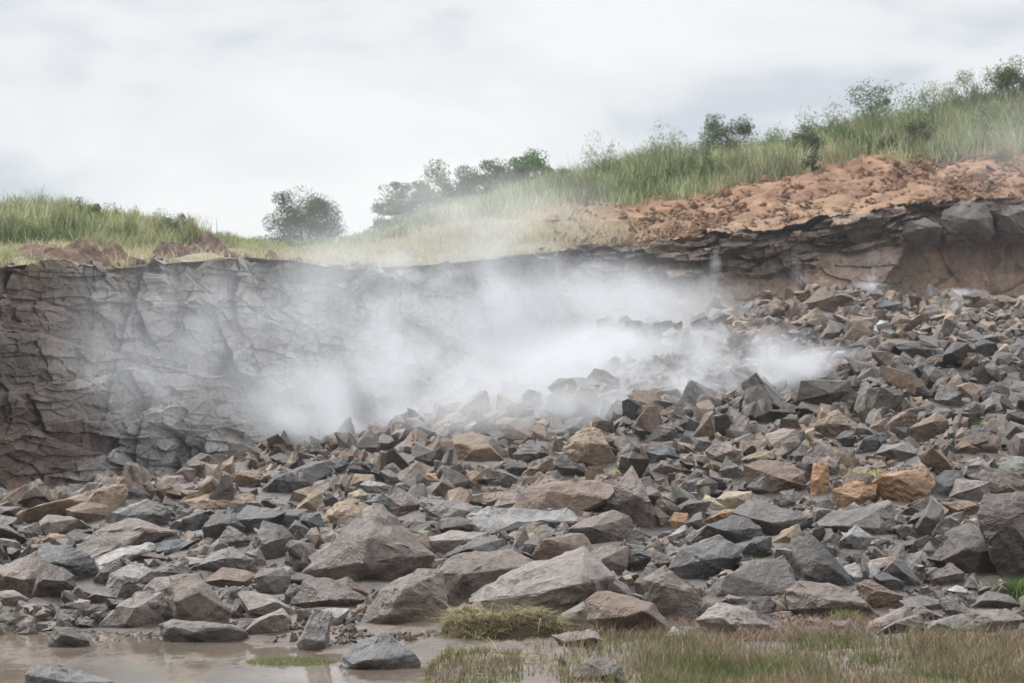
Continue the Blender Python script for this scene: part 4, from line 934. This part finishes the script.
# dry pale grass on the cliff top, left and middle
n = 50000; u = rg.uniform(-250, 690, n); O_ = rg.random(n) * 11.5; D = wall_D(u) + O_; X_ = (u - 512) / F * D
pk = np.clip((700 - u) / 120, 0, 1) * (.65 + .8 * fbm(X_ * .5, D * .5, 3, 515)); kp = rg.random(n) < pk
for (mu, ml, mw) in ((52, 2.2, 44), (83, 2., 28), (210, 3., 28), (172, 3.6, 22)):
    kp &= ~((np.abs(u - mu) < mw) & (O_ < ml + 1.0) & (rg.random(n) < .8))
gl = (.5 + .8 * fbm(X_ * .3, D * .3, 2, 516)).clip(0, 1)[:, None] * np.clip(1.2 - u / 500, .2, 1)[:, None]
col = (np.array([.46, .40, .26]) * (1 - gl) + np.array([.25, .27, .13]) * gl) * np.exp(rg.normal(0, .2, n))[:, None]
hg = rg.uniform(.15, .5, n) * np.where(u < 250, 1.0, .9)
b2 = blades(np.stack([X_, D, hill_z(u, D) - .02], -1)[kp], hg[kp], rg.uniform(.02, .045, kp.sum()), rg.uniform(.2, .9, kp.sum()), col[kp], 53, col[kp] * 1.1, 2)
_k = _r.random(len(LIP[0])) < (.55 + .9 * fbm(LIP[0] / 14., LIP[0] * 0, 3, 89)); _P = LIP[1][_k]; _n = len(_P)
_lc = np.where((_r.random(_n) < .3)[:, None], np.array([.17, .18, .08]), np.array([.36, .30, .19])) * np.exp(_r.normal(0, .3, _n))[:, None]
b3 = blades(_P, _r.uniform(.08, .38, _n), _r.uniform(.02, .045, _n), _r.uniform(.4, 2.6, _n), _lc, 54, None, 2)
b2 = (np.concatenate([b2[0], b3[0]]), np.concatenate([b2[1], b3[1] + len(b2[0])]), np.concatenate([b2[2], b3[2]]))
_P = LIP[1][::9]; _n = len(_P); _lt = np.where((_r.random(_n) < .5)[:, None], np.array([.22, .16, .11]), np.array([.2, .19, .18])) * np.exp(_r.normal(0, .3, _n))[:, None]
Vl, Fl, Tl = stamp(_P, np.clip(.2 * np.exp(_r.normal(0, .5, _n)), .08, .6), _lt, .5, 55)
add('loose_stones', np_mesh('loose_stones', Vl, Fl, M_RUB, Tl), kind='stuff', label='loose stones and crumbled earth along the cliff top', cat='loose stones')
add('hillside_grass', np_mesh('hillside_grass', b1[0], b1[1], M_GRASS, b1[2].clip(.02, .7)), kind='stuff', label='tall green grass covering the hilltop', cat='grass')
add('dry_grass', np_mesh('dry_grass', b2[0], b2[1], M_GRASS, b2[2].clip(.02, .7)), kind='stuff', label='pale dry grass along the cliff top', cat='grass')

# trees and shrubs: trunk with limbs + crown of leaves
def limb_mesh(segs):
    V_, F_ = [], []; off = 0
    for p, q, r0, r1 in segs:
        d = (q - p).normalized(); a = d.orthogonal().normalized(); b = d.cross(a)
        for (c_, r_) in ((p, r0), (q, r1)):
            for k in range(6):
                an = k * math.pi / 3; V_.append(c_ + (a * math.cos(an) + b * math.sin(an)) * r_)
        for k in range(6): F_.append((off + k, off + (k + 1) % 6, off + 6 + (k + 1) % 6, off + 6 + k))
        off += 12
    return V_, F_
def tree(px, row, rx, ry, D, nleaf, col, label, name, cat, group, seed, leaf=(.07, .13), airy=.5, stretch=1.0):
    """crown centre at (px,row), radii in picture units"""
    rg = np.random.default_rng(seed); rnd = random.Random(seed)
    base_z = float(hill_z(np.array(float(px)), np.array(float(D)))); cen = world_at(px, row, D)
    root = bpy.data.objects.new(name, None); C.objects.link(root); root.location = (cen.x, D, base_z); set_tags(root, label, cat, group)
    W_, Hh = rx / F * D, ry / F * D; cz = cen.z - base_z
    if stretch >= 2: Hh *= .72
    if cz > Hh * .95: Hh = (cz + Hh) / 2; cz = Hh      # the foliage reaches down to the grass
    segs = []; tips = []
    bot = Vector((0, 0, -.1)); fork = Vector((rnd.uniform(-.1, .1), 0, max(.25, (cz - Hh) * .8 + .2)))
    segs.append((bot, fork, .05 + .04 * W_, .035 + .03 * W_))
    ncl = int(15 + 10 * airy + W_ * 9)
    for i in range(ncl):
        a = rnd.uniform(0, 6.28); e_ = rnd.uniform(-.95, 1); r_ = rnd.uniform(.35, .95)
        r_ *= rnd.uniform(.75, 1.25)
        t_ = Vector((math.cos(a) * W_ * r_ * math.sqrt(max(0, 1 - (e_ * .85) ** 2)), math.sin(a) * W_ * .8 * r_ * math.sqrt(max(0, 1 - (e_ * .85) ** 2)), cz + e_ * Hh * rnd.uniform(.6, 1.15) * (1 if e_ < 0 else stretch ** .2)))
        mid = fork.lerp(t_, .5) + Vector((rnd.uniform(-.1, .1) * W_, rnd.uniform(-.1, .1) * W_, .1 * Hh))
        segs += [(fork, mid, .022 + .014 * W_, .014), (mid, t_, .014, .005)]; tips.append(t_)
    V_, F_ = limb_mesh(segs); add('trunk', np_mesh('trunk', V_, F_, M_BARK), parent=root)
    tips = np.array(tips); nleaf = int(nleaf * 1.8); k = rg.integers(0, len(tips), nleaf)
    cs = rg.uniform(.16, .52, len(tips)) * (W_ + Hh) / 2 * 1.1
    d = rg.normal(0, 1, (nleaf, 3)); d /= np.linalg.norm(d, axis=1)[:, None]
    P_ = tips[k] + d * (cs[k] * rg.random(nleaf) ** .45)[:, None] * np.array([1, 1, .75 * stretch])
    P_[:, 2] = np.maximum(P_[:, 2], .03)
    L_ = rg.uniform(*leaf, nleaf); a = rg.normal(0, 1, (nleaf, 3)); a[:, 2] = a[:, 2] * stretch + (stretch - 1); a /= np.linalg.norm(a, axis=1)[:, None]
    b = np.cross(a, rg.normal(0, 1, (nleaf, 3))); b /= np.linalg.norm(b, axis=1)[:, None]
    w_ = .42 / stretch
    q = np.stack([P_ - a * L_[:, None] / 2, P_ + b * (L_ * w_)[:, None] / 2, P_ + a * L_[:, None] / 2, P_ - b * (L_ * w_)[:, None] / 2], 1)
    fa = np.arange(nleaf * 4).reshape(-1, 4)
    ct = np.exp(rg.normal(0, .16, len(tips)))
    t_ = np.array(col) * (ct[k] * np.exp(rg.normal(0, .22, nleaf)))[:, None]
    t_[:, 0] *= rg.uniform(.85, 1.25, nleaf)
    cr_ = add('crown', np_mesh('crown', q.reshape(-1, 3), fa, M_LEAF, np.repeat(t_, 4, 0).clip(.02, .6)), parent=root)
    return root
G1 = 'trees on the hilltop skyline'
tree(306, 233, 51.52, 33.35, 128, 14000, (.07, .105, .055), 'lone dark round-crowned tree beyond the dip in the skyline', 'tree', 'tree', G1, 1, (.08, .15), .9)
tree(408, 211, 31.36, 27.6, 112, 4200, (.09, .14, .07), 'leftmost leafy tree of the skyline group right of the dip', 'tree', 'tree', G1, 2, (.09, .17))
tree(447, 196, 33.6, 29.9, 114, 4800, (.085, .135, .065), 'tallest round tree in the left half of the skyline group', 'tree', 'tree', G1, 3, (.09, .17))
tree(390, 230, 20, 14, 107, 2600, (.075, .12, .055), 'small bush at the left foot of the skyline tree group', 'tree', 'tree', G1, 22, (.08, .15))
tree(488, 193, 31.36, 25.3, 114, 4200, (.075, .125, .06), 'dark green tree in the middle of the skyline group', 'tree', 'tree', G1, 4, (.09, .17))
tree(528, 181, 31.36, 23, 116, 4200, (.085, .15, .045), 'brighter green tree at the right end of the skyline group', 'tree', 'tree', G1, 5, (.09, .17))
G2 = 'shrubs along the hilltop'
tree(725, 150, 31.36, 31.05, 120, 5200, (.10, .135, .07), 'dense dull green bush standing where the slope dips, right of centre', 'shrub', 'shrub', G2, 6, (.08, .16))
tree(665, 160, 31.36, 23, 118, 3000, (.13, .19, .07), 'light green bush between the tall pale grass and the dull green bush', 'shrub', 'shrub', G2, 7, (.1, .2), .5, 2.2)
tree(610, 177, 38.08, 20.7, 116, 3000, (.18, .23, .09), 'pale feathery bush right of the skyline tree group', 'shrub', 'shrub', G2, 8, (.1, .22), .5, 2.6)
tree(783, 148, 26, 17, 122, 2600, (.12, .18, .06), 'low green bush just right of the dense dull green bush', 'shrub', 'shrub', G2, 9, (.1, .2), .5, 2.2)
tree(828, 134, 29.12, 23, 122, 2800, (.12, .18, .06), 'feathery bush left of the thin bare-topped bush', 'shrub', 'shrub', G2, 10, (.1, .2), .5, 2.2)
tree(872, 113, 24.64, 27.6, 122, 1500, (.09, .13, .05), 'thin bare-topped bush poking above the right skyline', 'shrub', 'shrub', G2, 11, (.08, .16), 1.2)
tree(892, 125, 33.6, 25.3, 120, 3200, (.11, .17, .055), 'bushy green shrub right below the thin bare-topped bush', 'shrub', 'shrub', G2, 12, (.1, .2), .5, 1.8)
tree(938, 112, 33.6, 25.3, 121, 3400, (.14, .19, .07), 'light feathery shrub midway to the right edge of the skyline', 'shrub', 'shrub', G2, 13, (.1, .2), .6, 2.2)
tree(978, 105, 29.12, 23, 122, 3000, (.11, .16, .06), 'green shrub next to the tall shrub at the right edge', 'shrub', 'shrub', G2, 14, (.1, .2), .6, 1.8)
tree(1014, 97, 26.88, 32.2, 122, 3600, (.085, .13, .05), 'tall darker shrub at the right edge of the skyline', 'shrub', 'shrub', G2, 15, (.09, .17))
tree(812, 156, 10, 5, 108, 500, (.04, .07, .03), 'small dark bush on the top edge of the red slope', 'shrub', 'shrub', G2, 16, (.07, .13))
tree(560, 186, 22, 14, 113, 1800, (.10, .16, .05), 'small bush joining the skyline trees to the pale feathery bush', 'shrub', 'shrub', G2, 17, (.08, .16))
tree(75, 218, 26, 14, 92, 2200, (.12, .16, .06), 'low spreading bush behind the far-left reeds', 'shrub', 'shrub', G2, 18, (.08, .18), .5, 1.6)
tree(20, 222, 34, 16, 92, 2600, (.14, .18, .07), 'broad light green bush at the left edge of the skyline', 'shrub', 'shrub', G2, 19, (.08, .18), .5, 1.6)
tree(40, 240, 40, 12, 82, 2600, (.10, .15, .05), 'low dark green scrub above the far-left earth mound', 'shrub', 'shrub', G2, 20, (.07, .14), .4)
tree(1000, 150, 22, 8, 109, 1000, (.20, .22, .11), 'pale scrub on the right end of the red slope', 'shrub', 'shrub', G2, 21, (.08, .16), .5, 2)
for i_, (px_, row_, near_, sd_, c_) in enumerate([
    (590, 196, 'below the pale feathery bush', 71, 0), (640, 182, 'left of the light green bush, lower on the slope', 72, 1), (700, 172, 'at the foot of the dense dull green bush', 73, 0),
    (752, 158, 'between the dense dull green bush and the low green bush', 74, 1), (806, 143, 'between the low green bush and the left feathery bush', 75, 2), (855, 142, 'below the thin bare-topped bush', 76, 0),
    (915, 134, 'below the light feathery shrub', 77, 2), (958, 126, 'between the light feathery shrub and the green shrub', 78, 1), (995, 124, 'at the foot of the tall shrub at the right edge', 79, 0),
    (880, 150, 'on the very edge of the red slope', 80, 2), (945, 144, 'just above the right part of the red slope', 81, 0), (112, 228, 'between the far-left reeds and the twin reed clumps', 82, 1), (176, 236, 'right of the twin reed clumps', 83, 0), (675, 186, 'just above the left end of the red slope', 84, 2), (765, 172, 'above the middle of the red slope', 85, 0)]):
    tree(px_, row_ - 3, (27, 32, 22)[c_], (12, 15, 11)[c_], float(wall_D(px_)) + (15, 20, 13)[c_], (2200, 2600, 1700)[c_], ((.10, .15, .055), (.15, .19, .08), (.07, .11, .045))[c_],
         ('low green bush ', 'pale leafy bush ', 'small dark green bush ')[c_] + near_, 'shrub', 'shrub', G2, sd_, (.07, .16), .5, (1.6, 2.2, 1.2)[c_])
def reed(px, row, hpx, spx, n, label, O_, seed, col=(.20, .235, .10)):
    D = float(wall_D(px)) + O_; z = float(hill_z(np.array(float(px)), np.array(D)))
    tuft(px, row, n, hpx / F * D, spx / F * D, col, label, 'reed_clump', 'reed clump', 'tall reed clumps on the left cliff top', D=D, lean=(.05, .35), wid=(.03, .06), tip=(.34, .33, .19), z=z, seed=seed)
reed(62, 240, 40, 9, 420, 'leftmost tall reed clump, widest of the left reeds', 13, 61)
reed(12, 240, 34, 10, 380, 'reed clump right at the left edge of the picture', 13, 67)
reed(131, 238, 34, 5, 240, 'slim upright reed clump directly left of its twin', 12, 62)
reed(155, 240, 34, 6, 260, 'slim upright reed clump directly right of its twin', 12, 63)
reed(193, 246, 34, 9, 240, 'sparse reed clump behind the dark peaked earth mound', 10, 64, (.16, .19, .08))
reed(98, 242, 28, 8, 220, 'pale dry reed clump rising from the small brown mound', 7, 65, (.34, .33, .2))
reed(228, 250, 20, 7, 120, 'wispy short reed clump nearest the dip in the skyline', 9, 66)
reed(1003, 158, 34, 5, 120, 'pale spiky reed clump at the right end of the red slope', 9, 68, (.34, .33, .2))
bpy.data.objects[-1] if False else None

# ------------------------------------------------------------------ haze and smoke
def vol_mat(name, color, density, aniso=0.0):
    m = bpy.data.materials.new(name); m.use_nodes = True; t = m.node_tree
    t.nodes.remove(t.nodes['Principled BSDF'])
    v = N(t, 'ShaderNodeVolumePrincipled'); v.inputs['Color'].default_value = (*color, 1); v.inputs['Density'].default_value = density; v.inputs['Anisotropy'].default_value = aniso
    t.links.new(v.outputs[0], t.nodes['Material Output'].inputs['Volume']); return m, t, v
mh, _, _ = vol_mat('haze_air', (.90, .95, 1.0), .0003)
hv = [(x, y, z) for z in (-1.45, 24) for x, y in ((-95, -12), (95, -12), (95, 180), (-95, 180))]
hf = [(3, 2, 1, 0), (4, 5, 6, 7), (0, 1, 5, 4), (1, 2, 6, 5), (2, 3, 7, 6), (3, 0, 4, 7)]
# the box stands well clear of every surface; its faces cut nothing the camera sees
add('haze', np_mesh('haze', hv, hf, mh), kind='stuff', label='thin pale haze filling the quarry air', cat='haze')

def smoke(name, blobs, label, color=(.835, .855, .885), nscale=.34, contrast=(.40, .64), sub=3, floor=.05):
    """blobs: (px,row,D, rx,ry in picture units, depth radius m, density)"""
    m, t, v = vol_mat(name, color, 1.0); L = t.links.new
    m.cycles.volume_step_rate = 1.0
    g = N(t, 'ShaderNodeNewGeometry')
    nn = N(t, 'ShaderNodeTexNoise', i_Scale=nscale, i_Detail=4.0, i_Roughness=.6, i_Distortion=.9)
    mp_ = N(t, 'ShaderNodeMapping'); mp_.inputs['Scale'].default_value = (1, .7, 1.15); mp_.inputs['Rotation'].default_value = (0, .5, 0)
    L(g.outputs['Position'], mp_.inputs[0]); L(mp_.outputs[0], nn.inputs['Vector'])
    acc = None; P_ = []
    for (px, row, D, rx, ry, rd, de) in blobs:
        c = world_at(px, row, D); R_ = (rx / F * D, rd, ry / F * D)
        s_ = N(t, 'ShaderNodeVectorMath', operation='SUBTRACT'); L(g.outputs['Position'], s_.inputs[0]); s_.inputs[1].default_value = c
        q = N(t, 'ShaderNodeVectorMath', operation='DIVIDE'); L(s_.outputs[0], q.inputs[0]); q.inputs[1].default_value = R_
        l_ = N(t, 'ShaderNodeVectorMath', operation='LENGTH'); L(q.outputs[0], l_.inputs[0])
        r_ = N(t, 'ShaderNodeMapRange', interpolation_type='SMOOTHERSTEP'); r_.inputs[1].default_value = 1.0; r_.inputs[2].default_value = 0.0
        r_.inputs[3].default_value = 0; r_.inputs[4].default_value = de; L(l_.outputs['Value'], r_.inputs[0])
        if acc is None: acc = r_.outputs[0]
        else:
            ad = N(t, 'ShaderNodeMath', operation='ADD'); L(acc, ad.inputs[0]); L(r_.outputs[0], ad.inputs[1]); acc = ad.outputs[0]
        gr_ = np.random.default_rng(int(px)); d = gr_.normal(0, 1, (60, 3)); d /= np.linalg.norm(d, axis=1)[:, None]
        P_.append(d * np.array(R_) * 1.0 + np.array(c))
    mr = N(t, 'ShaderNodeMapRange'); mr.inputs[1].default_value = contrast[0]; mr.inputs[2].default_value = contrast[1]; mr.inputs[3].default_value = floor; mr.inputs[4].default_value = 1.4
    L(nn.outputs[0], mr.inputs[0])
    mu = N(t, 'ShaderNodeMath', operation='MULTIPLY'); L(acc, mu.inputs[0]); L(mr.outputs[0], mu.inputs[1]); L(mu.outputs[0], v.inputs['Density'])
    P_ = np.concatenate(P_)
    bm = bmesh.new()
    for p in P_: bm.verts.new(p)
    bmesh.ops.convex_hull(bm, input=bm.verts); bmesh.ops.delete(bm, geom=[q for q in bm.verts if not q.link_faces], context='VERTS')
    me = bpy.data.meshes.new(name); bm.to_mesh(me); bm.free(); me.materials.append(m)
    return add(name, me, kind='stuff', label=label, cat='smoke')
def on(px, row, up): return D_at(px, row) - up
_rp = random.Random(12); puffs = []
for px_, row_ in ((290, 425), (345, 438), (400, 428), (455, 418), (505, 425), (560, 412), (615, 418), (655, 398), (700, 392), (760, 388), (800, 372), (835, 362), (700, 345), (610, 350)):
    puffs.append((px_, row_ - 6, on(px_, row_ + 6, 1.0), _rp.uniform(34, 62), _rp.uniform(16, 32), _rp.uniform(2, 3.5), _rp.uniform(.4, .8)))
smoke('smoke', [
    (560, 380, on(560, 395, 2), 150, 66, 8, .34), (430, 380, 66, 170, 66, 8, .30), (310, 400, 64, 130, 66, 7, .28), (735, 368, on(735, 392, 1.5), 120, 58, 6, .34),
    (500, 335, 76, 220, 85, 8, .20), (640, 315, 80, 160, 62, 7, .24), (380, 330, 70, 150, 90, 6, .16), (440, 285, 76, 300, 125, 7, .17), (190, 345, 64, 190, 130, 5, .13), (620, 350, on(620, 365, 2), 120, 44, 5, .35), (470, 412, on(470, 436, 2.5), 130, 40, 4, .34), (600, 402, on(600, 424, 2.5), 140, 42, 4, .30), (340, 425, on(340, 446, 2), 100, 34, 4, .28), (540, 300, 80, 190, 60, 6, .13)] + puffs,
    'large white smoke cloud drifting over the middle of the rock pile')
smoke('thin_smoke', [(660, 455, 50, 75, 52, 5, .16), (600, 440, 55, 90, 40, 5, .10)], 'thin bluish smoke rising beside the tall upright speckled boulder', (.88, .93, 1), .5)
smoke('smoke_wisp', [(868, 287, 96, 24, 9, 1.6, .9), (860, 291, 95.6, 12, 5, 1, 1.2)], 'short white smoke wisp at the cliff foot, left of the wider one', (.9, .94, 1), 1.6, floor=.1)
smoke('smoke_wisp', [(964, 294, 97, 34, 8, 1.6, .9), (950, 292, 96.6, 14, 6, 1, 1.2)], 'wider white smoke wisp at the cliff foot near the right edge', (.9, .94, 1), 1.6, floor=.1)
smoke('smoke_wisp', [(715, 270, 94.3, 10, 26, .8, .6), (708, 282, 94.2, 14, 14, .8, .4)], 'thin upright dust trickle on the ledge above the big smoke', (.9, .92, .95), 1.4, floor=.3)
smoke('smoke_wisp', [(795, 267, 96.8, 9, 25, .8, .55), (801, 280, 96.6, 12, 12, .8, .4)], 'thin upright dust trickle on the ledge, between the big smoke and the wisps at right', (.9, .92, .95), 1.4, floor=.3)
smoke('smoke_veil', [(1005, 150, 104, 110, 90, 5, .035)], 'faint dust veil over the right end of the hilltop', (.93, .94, .96), .3, floor=.4)
smoke('smoke_veil', [(470, 205, 96, 200, 62, 7, .085)], 'faint dust veil in front of the skyline trees', (.93, .94, .96), .3, floor=.4)
